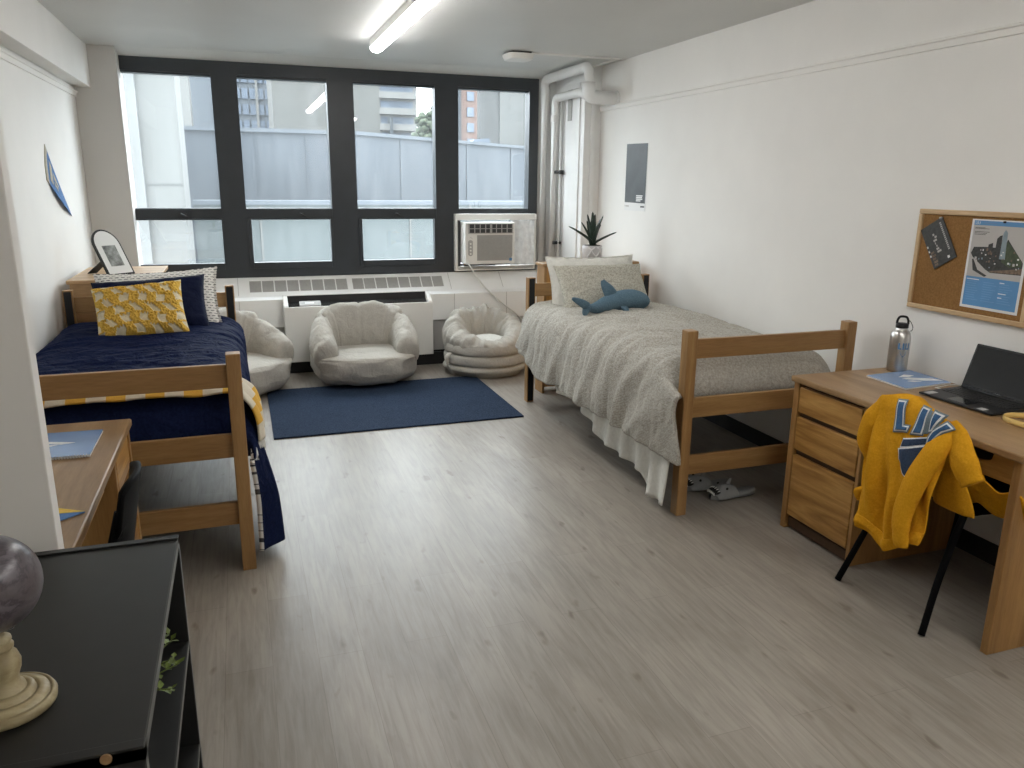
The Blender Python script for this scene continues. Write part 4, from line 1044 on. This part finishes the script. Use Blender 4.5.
decal(inset(B_, -.003), .0, 'patch_border', 'lettering_white'); decal(inset(B_, .001), .0015, 'patch_band', 'navy_patch')
S_ = [(2.0586, .6786), (1.957, .7203), (1.9621, .6897), (1.9737, .6388), (1.9842, .5934), (2.0039, .604), (2.027, .6355), (2.0478, .6443)]
decal(inset(S_, -.003), .0005, 'patch_border', 'lettering_white'); decal(inset(S_, .0015), .002, 'patch', 'navy_patch')

# ------------------------------------------------------------------ on the right desk
DZ = .75
# laptop
lt = thing('laptop', 'open black laptop with dark screen on the right desk', 'laptop', (2.79, 2.25, DZ))
ya, yb = 2.085, 2.432
m = MB(); m.prism([(2.672, DZ + .004), (2.905, DZ + .004), (2.905, DZ + .019), (2.672, DZ + .012)], lambda x, z: (x, ya, z), lambda x, z: (x, yb, z)); ba = m.build('base', 'black_plastic', lt, bevel=.003)
def deckz(x): return DZ + .012 + (x - 2.672) / (.233) * .007
m = MB()
for r_ in range(5):
    for k in range(14):
        x0 = 2.775 + r_ * .0215; y0 = ya + .022 + k * .0218
        z0 = deckz(x0) + .0003; m.box(x0, x0 + .0185, y0, y0 + .0185, z0, z0 + .0022)
m.build('keyboard', 'key', ba)
m = MB(); z0 = deckz(2.72); m.prism([(2.690, deckz(2.69)), (2.755, deckz(2.755)), (2.755, deckz(2.755) + .0006), (2.690, deckz(2.69) + .0006)], lambda x, z: (x, 2.21, z), lambda x, z: (x, 2.31, z)); m.build('touchpad', 'screen', ba)
for y0, dx in ((2.13, .03), (2.385, .05)):
    m = MB(); m.prism([(2.68, deckz(2.68)), (2.68 + dx, deckz(2.68 + dx)), (2.68 + dx, deckz(2.68 + dx) + .0006), (2.68, deckz(2.68) + .0006)], lambda x, z: (x, y0, z), lambda x, z: (x, y0 + .03, z)); m.build('sticker', 'sticker', ba)
T = Matrix.Translation((2.905, 0, DZ + .016)) @ Matrix.Rotation(math.radians(17), 4, 'Y')
m = MB(); m.box(-.001, .007, ya, yb, 0, .196, T); sc = m.build('lid', 'black_plastic', lt, bevel=.004)
m = MB(); m.box(-.0022, .0, ya + .010, yb - .010, .014, .187, T); m.build('screen', 'screen', sc)
m = MB(); m.box(-.0028, -.002, 2.245, 2.27, .0045, .0095, T); m.build('maker_mark', 'sticker', sc)
m = MB(); m.cyl((2.905, ya + .04, DZ + .018), (2.905, yb - .04, DZ + .018), .007, 12); m.build('hinge', 'black_plastic', lt)
m = MB(); m.tube(smooth_path([(2.80, 2.433, DZ + .010), (2.80, 2.46, DZ + .012), (2.83, 2.485, DZ + .004), (2.93, 2.50, DZ + .004), (2.972, 2.48, DZ + .004)], 6), .0025, 8); m.build('charging_cable', 'cord', lt)
# folder
def flat(name, quad, z0, h, mat, origin): 
    m = at(MB(), origin); m.prism([tuple(q) for q in quad], lambda x, y: (x, y, z0), lambda x, y: (x, y, z0 + h)); return m
fo = flat('folder', [(2.675, 2.501), (2.686, 2.742), (2.965, 2.768), (2.955, 2.527)], DZ + .0005, .006, 'paper', (2.8, 2.63, DZ)).build('folder', 'paper'); tag(fo, 'glossy blue folder with white mark beside the steel bottle', 'folder')
m = MB(); m.prism([(2.676, 2.5005), (2.687, 2.7425), (2.966, 2.7685), (2.956, 2.5265)], lambda x, y: (x, y, DZ + .0065), lambda x, y: (x, y, DZ + .0078)); m.build('cover', 'folder', fo)
for P in ([(2.80, 2.67), (2.86, 2.70), (2.895, 2.675), (2.84, 2.655)], [(2.79, 2.64), (2.84, 2.648), (2.93, 2.60), (2.945, 2.56), (2.86, 2.585), (2.825, 2.61)], [(2.78, 2.60), (2.81, 2.60), (2.84, 2.575), (2.80, 2.58)]):
    m = MB(); m.prism(P, lambda x, y: (x, y, DZ + .0078), lambda x, y: (x, y, DZ + .0084)); m.build('white_mark', 'lettering_white', fo)
# bottle
bx_, by_ = 2.918, 2.802
bo = thing('water_bottle', 'brushed metal water bottle with black loop cap on the right desk', 'bottle', (bx_, by_, DZ))
m = MB(); m.lathe([(.0375, 0), (0.0444, 0.0042), (0.0456, 0.0126), (0.0456, 0.1626), (0.0438, 0.1763), (0.0363, 0.1909), (0.0275, 0.1993), (0.0256, 0.2056), (0.0256, 0.2119)], (bx_, by_, DZ + .0005), 40); m.build('body', 'aluminium', bo)
m = MB(); m.lathe([(0.0263, 0.2078), (0.0281, 0.2098), (0.0281, 0.2266), (0.0250, 0.2298), (0.0100, 0.2308)], (bx_, by_, DZ), 28); cpn = m.build('cap', 'black_plastic', bo)
m = MB(); vd = Vector((-.70, .71, 0)); sd_ = Vector((.71, .70, 0)) * -1
path = [Vector((bx_, by_, DZ)) + Vector((.71, -.70, 0)) * a + Vector((0, 0, b)) for a, b in ((-0.0238, 0.2266), (-0.0225, 0.2434), (-0.0150, 0.2581), (0, 0.2614), (0.0150, 0.2581), (0.0225, 0.2434), (0.0238, 0.2266))]
m.sweep(smooth_path(path, 4), (.0065, .0055), 10); m.build('cap_loop', 'black_plastic', cpn)
m = MB(); m.tube(smooth_path([Vector((bx_, by_, DZ)) + Vector((.71, -.70, 0)) * a + Vector((0, 0, b)) for a, b in ((0.0200, 0.2466), (0.0325, 0.2393), (0.0450, 0.2151), (0.0425, 0.1973), (0.0350, 0.1951))], 5), .0016, 8); m.build('clip_wire', 'dark_metal', bo)
def on_bottle(P, nm, mat, lift=.0004):
    m = MB(); vs = []
    for a, z in P:
        an = a / 0.0456 + math.radians(-118); r_ = 0.0456 + lift
        vs.append(m.bm.verts.new((bx_ + r_ * math.cos(an), by_ + r_ * math.sin(an), DZ + z)))
    m.bm.faces.new(vs); m.build(nm, mat, bo, solid=(.0004, 1))
for P in ([(-0.0200, 0.1416), (-0.0125, 0.1416), (-0.0125, 0.1175), (-0.0050, 0.1175), (-0.0050, 0.1112), (-0.0200, 0.1112)], [(-0.0013, 0.1416), (0.0063, 0.1416), (0.0063, 0.1112), (-0.0013, 0.1112)]):
    on_bottle(P, 'printed_letter', 'print_blue')
for P in ([(0.0112, 0.1416), (0.0175, 0.1416), (0.0175, 0.1112), (0.0112, 0.1112)], [(0.0175, 0.1175), (0.0263, 0.1175), (0.0263, 0.1112), (0.0175, 0.1112)], [(0.0263, 0.1416), (0.0325, 0.1416), (0.0325, 0.1112), (0.0263, 0.1112)]):
    on_bottle(P, 'printed_letter', 'print_blue')
on_bottle([(-0.0100, 0.1029), (0.0200, 0.1029), (0.0150, 0.0860), (0.0050, 0.0734), (-0.0050, 0.0860)], 'printed_mark', 'print_blue')
# yellow band lying on the desk
m = at(MB(), (2.715, 1.925, DZ)); k = 60
m.sweep([(2.715 + .070 * math.cos(2 * PI * i / k), 1.925 + .135 * math.sin(2 * PI * i / k), DZ + .0125 + .004 * math.sin(4 * PI * i / k + 1)) for i in range(k)], (.0016, .0105), 8, closed=True)
o = m.build('loop_band', 'band_yellow'); tag(o, 'pale yellow loop band standing on the desk beside the laptop', 'band')

# ------------------------------------------------------------------ corkboard
cb = thing('corkboard', 'pine framed corkboard on the right wall above the desk', 'notice board', (3.01, 2.57, 1.27))
y0, y1, z0, z1 = 2.268, 2.872, 1.045, 1.503; xw = XR
m = MB(); m.box(xw - .012, xw - .001, y0 + .01, y1 - .01, z0 + .01, z1 - .01); m.build('cork_panel', 'cork', cb)
m = MB(); m.box(xw - .022, xw - .0005, y0, y1, z1 - .022, z1); m.build('frame_rail', 'pine', cb, bevel=.004)
m = MB(); m.box(xw - .022, xw - .0005, y0, y1, z0, z0 + .022); m.build('frame_rail', 'pine', cb, bevel=.004)
m = MB(); m.box(xw - .022, xw - .0005, y0, y0 + .022, z0 + .022, z1 - .022); m.build('frame_stile', 'pine_z', cb, bevel=.004)
m = MB(); m.box(xw - .022, xw - .0005, y1 - .022, y1, z0 + .022, z1 - .022); m.build('frame_stile', 'pine_z', cb, bevel=.004)
xs = xw - .0125
def sheet(mb, P, d0, d1): mb.prism(P, lambda y, z: (xs - d0, y, z), lambda y, z: (xs - d1, y, z)); return mb
py0, py1, pz0, pz1 = 2.312, 2.588, 1.090, 1.470
po = sheet(at(MB(), (xs, 2.45, 1.28)), [(py0, pz0), (py1, pz0), (py1, pz1), (py0, pz1)], .0003, .0015).build('calendar_poster', 'paper'); tag(po, 'blue and grey city skyline poster pinned on the corkboard', 'poster')
def pp_(P, nm, mat, d=.0021): return sheet(MB(), [(lerp(py1, py0, a), lerp(pz0, pz1, b)) for a, b in P], .0014, d).build(nm, mat, po)
rect = lambda a0, a1, b0, b1: [(a0, b0), (a1, b0), (a1, b1), (a0, b1)]
pp_(rect(.04, .96, .935, .985), 'header_band', 'print_blue'); pp_(rect(.04, .96, .36, .935), 'picture_ground', 'paper_grey'); pp_(rect(.04, .96, .03, .36), 'footer_band', 'print_blue')
YZ = Matrix(((0, 0, -1, 0), (-1, 0, 0, 0), (0, 1, 0, 0), (0, 0, 0, 1)))
text_mesh('LIU', .017, Matrix.Translation((xs - .0022, lerp(py1, py0, .06), lerp(pz0, pz1, .945))) @ YZ, 'header_lettering', 'lettering_white', po, .0002)
for a0, a1, b in ((.23, .44, .953),): pp_(rect(a0, a1, b, b + .014), 'header_line', 'folder', .0023)
for b, w_ in ((.905, .18), (.895, .25), (.86, .26), (.845, .22), (.83, .2)): pp_(rect(.07, .07 + w_, b, b + .005), 'text_line', 'print_dark', .0023)
pp_([(.06, .62), (.10, .69), (.30, .70), (.62, .70), (.66, .80), (.96, .56), (.96, .43), (.45, .42), (.36, .45), (.10, .58)], 'skyline_block', 'print_dark', .0024)
pp_([(.60, .55), (.66, .78), (.94, .58), (.94, .52), (.75, .50)], 'park_block', 'print_green', .0026)
pp_([(.42, .44), (.70, .47), (.96, .50), (.96, .44), (.46, .425)], 'street_block', 'print_brown', .0026)
pp_([(.56, .58), (.57, .86), (.60, .90), (.64, .87), (.66, .58)], 'glass_tower', 'print_glass', .0028)
pp_([(.47, .62), (.48, .80), (.52, .83), (.56, .84), (.57, .62)], 'dark_tower', 'print_dark', .0028)
pp_([(.34, .60), (.35, .73), (.42, .75), (.44, .60)], 'dark_tower', 'print_dark', .0028)
pp_([(.14, .43), (.36, .37), (.40, .385), (.22, .44), (.12, .56), (.10, .55)], 'pier', 'print_dark', .0028)
rn = random.Random(5)
for k in range(34):
    a, b = rn.uniform(.12, .9), rn.uniform(.46, .66); w_ = rn.uniform(.015, .035)
    pp_(rect(a, a + w_, b, b + w_ * rn.uniform(.5, 1.1)), 'building_roof', rn.choice(['print_brown', 'paper_grey', 'print_brown', 'paper', 'print_glass']), .0031)
for a0 in (.07, .36, .64):
    for k in range(9): pp_(rect(a0, a0 + rn.uniform(.14, .24), .305 - k * .026, .311 - k * .026), 'text_line', 'print_lines', .0023)
for a0, a1, b in ((.06, .28, .325), (.64, .72, .318), (.64, .77, .20), (.64, .71, .155)): pp_(rect(a0, a1, b, b + .010), 'heading_line', 'lettering_white', .0025)
for k in range(3): pass
m = at(MB(), (xs, 2.45, 1.467)); m.lathe([(.001, 0), (.004, .001), (.0045, .004), (.003, .006), (.0045, .010), (.002, .011)], (0, 0, 0), 12)
for v in m.bm.verts: v.co = Vector((xs - .0016 - v.co.z, 2.43 + v.co.x, 1.463 + v.co.y))
o = m.build('push_pin', 'black_plastic'); tag(o, 'black push pin at the top edge of the skyline poster', 'pin')
ct = Vector((0, 2.745, 1.360)); an = math.radians(-58); ct.z -= .006
def rot(a, b): return (ct.y - 1.14 * (a * math.cos(an) - b * math.sin(an)), ct.z + 1.14 * (a * math.sin(an) + b * math.cos(an)))
cd = sheet(at(MB(), (xs, 2.745, 1.36)), [rot(-.088, -.056), (rot(.088, -.056)), rot(.088, .056), rot(-.088, .056)], .002, .006).build('flyer', 'print_dark', bevel=.0005); tag(cd, 'small dark printed flyer pinned askew on the corkboard', 'flyer')
def cdp(a0, a1, b0, b1, nm, mat): sheet(MB(), [rot(a0, b0), rot(a1, b0), rot(a1, b1), rot(a0, b1)], .006, .0066).build(nm, mat, cd)
for k in range(15): cdp(-.072 + k * .008, -.067 + k * .008, .034, .042, 'title_bar', 'paper_grey')
for k in range(7): cdp(-.045 + k * .012, -.037 + k * .012, -.012 + .006 * math.sin(k * 2), -.004 + .008 * math.sin(k * 1.3), 'figure', 'paper_grey')
for k in range(5): cdp(.02 + k * .013, .029 + k * .013, -.046, -.030 + .004 * (k % 2), 'figure', 'print_brown')
for k in range(3): cdp(-.01 + k * .02, -.002 + k * .02, -.054, -.048, 'corner_bar', 'paper')
cdp(.066, .076, .020, .030, 'corner_bar', 'paper')
for nm, (a, b), lab in (('push_pin', (-.084, .052), 'small silver push pin at the top corner of the dark flyer'),):
    y_, z_ = rot(a, b); m = at(MB(), (xs - .006, y_, z_)); m.lathe([(.001, 0), (.005, .001), (.0055, .004), (.0035, .007), (.005, .011), (.002, .012)], (0, 0, 0), 12)
    for v in m.bm.verts: v.co = Vector((xs - .0062 - v.co.z, y_ + v.co.x, z_ + v.co.y))
    o = m.build(nm, 'sticker'); tag(o, lab, 'pin')

# wall poster and pennant
ps = at(MB(), (XR, 5.72, 1.65)); ps.prism([(5.548, 1.392), (5.897, 1.390), (5.899, 1.914), (5.546, 1.908)], lambda y, z: (XR, y, z), lambda y, z: (XR - .0025, y, z))
ps = ps.build('poster', 'paper'); tag(ps, 'tall dark slate poster with white footer on the right wall', 'poster')
m = MB(); m.prism([(5.552, 1.452), (5.895, 1.455), (5.898, 1.912), (5.548, 1.906)], lambda y, z: (XR - .0024, y, z), lambda y, z: (XR - .0032, y, z)); m.build('printed_area', 'poster', ps)
for k, (z_, w_) in enumerate(((1.505, .105), (1.492, .10), (1.479, .105), (1.466, .075))):
    m = MB(); m.box(XR - .0038, XR - .0031, 5.70 - w_, 5.70, z_, z_ + .009); m.build('title_line', 'paper', ps)
for ya, yb, mt in ((5.56, 5.625, 'print_dark'), (5.82, 5.875, 'paper_grey'), (5.885, 5.89, 'print_dark')):
    m = MB(); m.box(XR - .0031, XR - .0024, ya, yb, 1.420, 1.432); m.build('footer_line', mt, ps)
pn = at(MB(), (XL, 5.9, 1.6))
def pen(u, v):
    a = Vector((5.652, 1.80)).lerp(Vector((5.585, 1.585)), v); p = a.lerp(Vector((6.215, 1.345)), u)
    bow = .10 * math.sin(PI * v) * (1 - u) ** 2
    return (XL + .0015 + .022 * math.sin(PI * u) * v, p.x - .02 * math.sin(PI * u) - bow * .25, p.y - .035 * math.sin(PI * u) * v)
pn.grid(pen, 40, 20, mfn=lambda u, v: 1 if u < .07 else 0)
pn = pn.build('pennant', ['felt_blue', 'felt_cream'], solid=(.003, 0)); tag(pn, 'blue triangular felt pennant drooping on the left wall', 'pennant')
for P in ([(.12, .2), (.2, .2), (.2, .8), (.12, .8)], [(.25, .3), (.42, .38), (.42, .5), (.25, .5)], [(.25, .6), (.36, .58), (.36, .72), (.25, .74)]):
    m = MB(); vs = [m.bm.verts.new(Vector(pen(a, b)) + Vector((.0035, 0, 0))) for a, b in P]; m.bm.faces.new(vs); m.build('felt_mark', 'felt_cream', pn, solid=(.001, 1))

# ------------------------------------------------------------------ on the left desk
nb = flat('notebook', [(-.497, 2.607), (-.497, 2.872), (-.70, 2.880), (-.70, 2.612)], DZ + .0005, .008, 'paper', (-.6, 2.74, DZ)).build('notebook', 'paper'); tag(nb, 'blue spiral notebook with white mark on the left desk', 'notebook')
m = MB(); m.prism([(-.496, 2.606), (-.496, 2.873), (-.701, 2.881), (-.701, 2.611)], lambda x, y: (x, y, DZ + .0085), lambda x, y: (x, y, DZ + .0095)); m.build('cover', 'folder', nb)
m = MB()
for k in range(24):
    x = -.505 - k * .0082; m.tube([(x + .0, 2.607 + .006 * math.cos(2 * PI * q / 10), DZ + .0065 + .0055 * math.sin(2 * PI * q / 10)) for q in range(10)], .0009, 5, closed=True)
m.build('spiral', 'steel', nb)
for P in ([(-.56, 2.745), (-.64, 2.775), (-.66, 2.76), (-.60, 2.735)], [(-.61, 2.735), (-.68, 2.74), (-.69, 2.72), (-.64, 2.715)], [(-.63, 2.70), (-.655, 2.70), (-.66, 2.67), (-.64, 2.67)], [(-.66, 2.79), (-.685, 2.80), (-.69, 2.78), (-.67, 2.775)]):
    m = MB(); m.prism(P, lambda x, y: (x, y, DZ + .0095), lambda x, y: (x, y, DZ + .0100)); m.build('white_mark', 'lettering_white', nb)
pn2 = flat('felt_pennant', [(-.437, 2.142), (-.50, 2.18), (-.62, 2.26), (-.62, 2.0), (-.50, 2.09)], DZ + .0005, .003, 'felt_blue', (-.5, 2.14, DZ)).build('card', 'felt_blue'); tag(pn2, 'blue and yellow pointed card lying on the left desk', 'card')
m = MB(); m.prism([(-.437, 2.1425), (-.50, 2.181), (-.62, 2.262), (-.62, 2.19), (-.50, 2.147)], lambda x, y: (x, y, DZ + .0034), lambda x, y: (x, y, DZ + .0044)); m.build('yellow_stripe', 'felt_yellow', pn2)

# ------------------------------------------------------------------ black shelf with globe
bs = thing('bookcase', 'low black open bookcase in the left foreground', 'bookcase', (-.31, 1.35, 0))
sx0, sx1, sy0, sy1, sz = -.452, -.175, 1.012, 1.702, .85
m = MB(); m.box(sx0, sx1, sy0, sy1, sz - .022, sz - .004); m.build('top', 'black_shelf', bs)
m = MB(); m.box(sx1 - .002, sx1 + .001, sy0, sy1, sz - .022, sz - .003); m.build('edge_strip', 'black_edge', bs)
for y in (sy0, sy1 - .018):
    m = MB(); m.box(sx0, sx1, y, y + .018, 0, sz); sp = m.build('side_panel', 'black_shelf', bs, bevel=.001)
    m = MB(); m.box(sx1 - .001, sx1 + .001, y, y + .018, 0, sz); m.build('edge_strip', 'black_edge', sp)
m = MB(); m.box(sx0, sx0 + .012, sy0 + .018, sy1 - .018, 0, sz - .022); m.build('back_panel', 'black_shelf', bs)
for z in (.58, .31, .03):
    m = MB(); m.box(sx0 + .012, sx1 - .003, sy0 + .018, sy1 - .018, z, z + .018); sh = m.build('shelf', 'black_shelf', bs)
    m = MB(); m.box(sx1 - .003, sx1, sy0 + .018, sy1 - .018, z, z + .018); m.build('edge_strip', 'black_edge', sh)
m = MB(); m.cyl((-.222, sy0 - .003, .842), (-.222, sy0 + .001, .842), .0075, 20); m.build('screw_cap', 'desk_top', bs)

gb = thing('globe', 'small grey-purple desk globe on a turned wooden stand', 'globe', (-.372, 1.169, sz - .004))
gz = sz - .004; GX, GZ, GR = -.374, 1.044, .070
m = MB(); m.lathe([(.058, 0), (.0635, .003), (.0645, .010), (.0615, .016), (.0575, .0175), (.0570, .0145), (.0555, .0145), (.0545, .0185), (.046, .0225), (.0405, .023), (.0400, .0205), (.0385, .0205), (.0375, .026), (.034, .030), (.0285, .0315), (.0280, .029), (.0265, .029), (.0255, .035), (.0205, .040), (.0195, .050), (.024, .062), (.0255, .074), (.022, .086), (.0165, .093), (.019, .097), (.0195, .101), (.015, .104), (.018, .109), (.0175, .113), (.010, .117)], (-.372, 1.169, gz), 48); m.build('stand', 'ring_wood', gb)
GC = Vector((GX, 1.169, GZ))
m = MB(); m.blob((0, 0, 0), (GR, GR, GR), nu=64, nv=40)
bmesh.ops.rotate(m.bm, verts=m.bm.verts[:], cent=(0, 0, 0), matrix=Matrix.Rotation(math.radians(20), 3, 'Y'))
for v in m.bm.verts: v.co += GC
m.build('sphere', 'globe', gb)
m = MB(); ax = Vector((math.sin(math.radians(20)), 0, math.cos(math.radians(20))))
m.cyl(GC - ax * (GR + .006), GC + ax * (GR + .004), .0022, 10); m.build('axis_pin', 'steel', gb)
m = MB(); m.sweep([GC + Vector((-(GR + .005) * math.sin(math.radians(a)), 0.0, -(GR + .005) * math.cos(math.radians(a)))) for a in range(-20, 170, 6)], (.0012, .004), 8, up=(0, 1, 0)); m.build('meridian_arm', 'steel', gb)
m = MB(); m.cyl((-.372, 1.169, gz + .108), (-.372, 1.169, gz + .1095), .006, 12); m.build('collar', 'dark_metal', gb)
# leafy sprig on the shelf
spg = thing('potted_plant', 'small leafy green plant on the upper shelf of the black bookcase', 'plant', (-.27, 1.42, .598))
m = MB(); m.lathe([(.026, 0), (.034, .004), (.040, .055), (.042, .062), (.038, .062), (.035, .05)], (-.27, 1.42, .598), 28); m.build('pot', 'pot', spg)
m = MB(); m.cyl((-.27, 1.42, .64), (-.27, 1.42, .652), .036, 20); m.build('soil', 'soil', spg)
rn = random.Random(11)
ends = [(-.185, 1.455, .755), (-.176, 1.42, .725), (-.172, 1.455, .69), (-.198, 1.34, .75), (-.180, 1.375, .69), (-.22, 1.50, .74), (-.30, 1.46, .77), (-.26, 1.38, .78), (-.188, 1.50, .715)]
for e in ends:
    P = smooth_path([(-.27, 1.42, .65), (lerp(-.27, e[0], .35), lerp(1.42, e[1], .35), lerp(.65, e[2], .65)), e], 5)
    m = MB(); m.tube(P, .0013, 5)
    for i in range(3, len(P)):
        for q in (-1, 1):
            c0 = P[i]; d = Vector((rn.uniform(-.3, 1), q * rn.uniform(.4, 1), rn.uniform(-.2, .7))).normalized(); L_ = rn.uniform(.013, .020); n_ = d.cross(Vector((.2, .3, 1))).normalized() * L_ * .36
            vs = [m.bm.verts.new(c0), m.bm.verts.new(c0 + d * L_ * .45 + n_), m.bm.verts.new(c0 + d * L_ + Vector((0, 0, -.002))), m.bm.verts.new(c0 + d * L_ * .45 - n_)]
            m.bm.faces.new(vs)
    m.keep = True
    m.build('sprig', 'sprig', spg)

# ------------------------------------------------------------------ shark slides under the right bed
def slide(label, loc, rz):
    s_ = thing('slide_sandal', label, 'slipper', (0, 0, 0))
    Ln = .27
    def wid(t_): return interp([(0, .018), (.06, .034), (.2, .042), (.45, .037), (.7, .048), (.88, .044), (.97, .026), (1, .010)], t_)
    def sole(u, v):
        t_ = u; a = 2 * PI * v; w_ = wid(t_)
        y = math.copysign(abs(math.cos(a)) ** .6, math.cos(a)) * w_; z = .017 + math.copysign(abs(math.sin(a)) ** .6, math.sin(a)) * .016 + .006 * sstep(.3, 0, t_)
        return (lerp(-Ln / 2, Ln / 2, t_), y, max(.001, z))
    m = MB(); m.grid(sole, 36, 28, cv=True); m.build('sole', 'foam_grey', s_)
    def strap(u, v):
        t_ = lerp(.44, .93, u); a = lerp(-.12, PI + .12, v); w_ = wid(t_) + .006
        h = .062 * (1 - .55 * sstep(.6, 1.0, u) ) * (.8 + .2 * sstep(0, .3, u))
        return (lerp(-Ln / 2, Ln / 2, t_) + .012 * math.sin(a), math.cos(a) * w_, .016 + h * max(-.2, math.sin(a)) ** (1 if math.sin(a) < 0 else .8) if math.sin(a) > 0 else .016 + .03 * math.sin(a))
    m = MB(); m.grid(strap, 20, 28); st = m.build('strap', 'foam_grey', s_, solid=(.008, -1))
    def top(u, v, l): p = Vector(strap(u, v)); return p + Vector((0, math.cos(lerp(-.12, PI + .12, v)) * l, l * .8))
    m = MB(); m.grid(lambda u, v: Vector(strap(lerp(.80, 1.0, u), lerp(.22, .78, v))) + Vector((.004 * u + .002, 0, .003)), 10, 16); m.build('mouth', 'foam_black', st, solid=(.002, 1))
    for k in range(7):
        v = .26 + k * .08; p = Vector(strap(1.0, v)) + Vector((.006, 0, .001)); m = MB()
        m.sweep([p + Vector((0, 0, -.004)), p + Vector((.001, 0, .004)), p + Vector((.001, 0, .011))], [(.005, .004), (.0035, .003), (.0006, .0006)], 8, up=(1, 0, 0)); m.build('tooth', 'tooth', st)
    for k in range(6):
        v = .28 + k * .088; p = Vector(strap(.80, v)) + Vector((.003, 0, .004)); m = MB()
        m.sweep([p, p + Vector((.006, 0, .0)), p + Vector((.012, 0, -.003))], [(.004, .003), (.003, .0025), (.0006, .0006)], 8); m.build('tooth', 'tooth', st)
    for v in (.27, .73):
        p = Vector(strap(.52, v)); m = MB(); m.blob(p + Vector((0, .004 * (1 if v < .5 else -1), .003)), (.007, .005, .007), nu=12, nv=8); m.build('eye', 'foam_black', st)
    p = Vector(strap(.25, .5)); m = MB(); m.sweep(smooth_path([p + Vector((0, 0, -.004)), p + Vector((-.006, 0, .014)), p + Vector((-.016, 0, .028))], 4), [(.016 - i * .0015, .005 - i * .0004) for i in range(9)], 10, up=(0, 1, 0)); m.build('fin', 'foam_grey', st)
    for c_ in [s_]: c_.location = loc; c_.rotation_euler = (0, 0, rz)
    return s_
s1 = slide('grey shark slide with open toothed mouth, nearer the desk, under the right bed', (2.365, 3.235, .001), math.radians(181))
s2 = dup(s1, (2.30, 3.375, .001), 'grey shark slide partly hidden behind the right bed post', math.radians(176))

# ================================================================== CAMERA AND LIGHT
cam = bpy.data.cameras.new('camera'); co = bpy.data.objects.new('camera', cam); COL.objects.link(co)
cam.sensor_width = 36; cam.lens = 774.51 / 1024 * 36; cam.clip_start = .02; cam.clip_end = 300
yaw, pit, rol = 0.334804544, 0.254301022, 0.0109024286
f_ = Vector((math.sin(yaw) * math.cos(pit), math.cos(yaw) * math.cos(pit), -math.sin(pit))); r_ = Vector((math.cos(yaw), -math.sin(yaw), 0)); u_ = r_.cross(f_)
r2 = r_ * math.cos(rol) + u_ * math.sin(rol); u2 = -r_ * math.sin(rol) + u_ * math.cos(rol)
co.matrix_world = Matrix(((r2.x, u2.x, -f_.x, 0), (r2.y, u2.y, -f_.y, 0), (r2.z, u2.z, -f_.z, 1.6), (0, 0, 0, 1)))
SC.camera = co
wd = bpy.data.worlds.new('overcast_sky'); SC.world = wd; wd.use_nodes = True
bg = wd.node_tree.nodes['Background']; bg.inputs[0].default_value = (0.90, 0.955, 1.0, 1); bg.inputs[1].default_value = 7.5
for i in range(4):
    gl = [-0.86, 0.064, 0.998, 1.92][i]; gr = [-0.134, 0.778, 1.708, 2.598][i]
    la = bpy.data.lights.new('window_portal', 'AREA'); la.shape = 'RECTANGLE'; la.size = gr - gl; la.size_y = 1.56 if i < 3 else 1.06; la.cycles.is_portal = True
    lo = bpy.data.objects.new('window_portal', la); COL.objects.link(lo); lo.location = ((gl + gr) / 2, YW + .12, 1.64 if i < 3 else 1.89); lo.rotation_euler = (-PI / 2, 0, 0)
vs = SC.view_settings; vs.view_transform = 'Standard'; vs.look = 'None'; vs.gamma = 1.0; vs.use_curve_mapping = False; vs.exposure = 0.95
SC.cycles.max_bounces = 10; SC.cycles.diffuse_bounces = 6; SC.cycles.transparent_max_bounces = 12; SC.cycles.use_denoising = True
SC.cycles.sample_clamp_indirect = 8
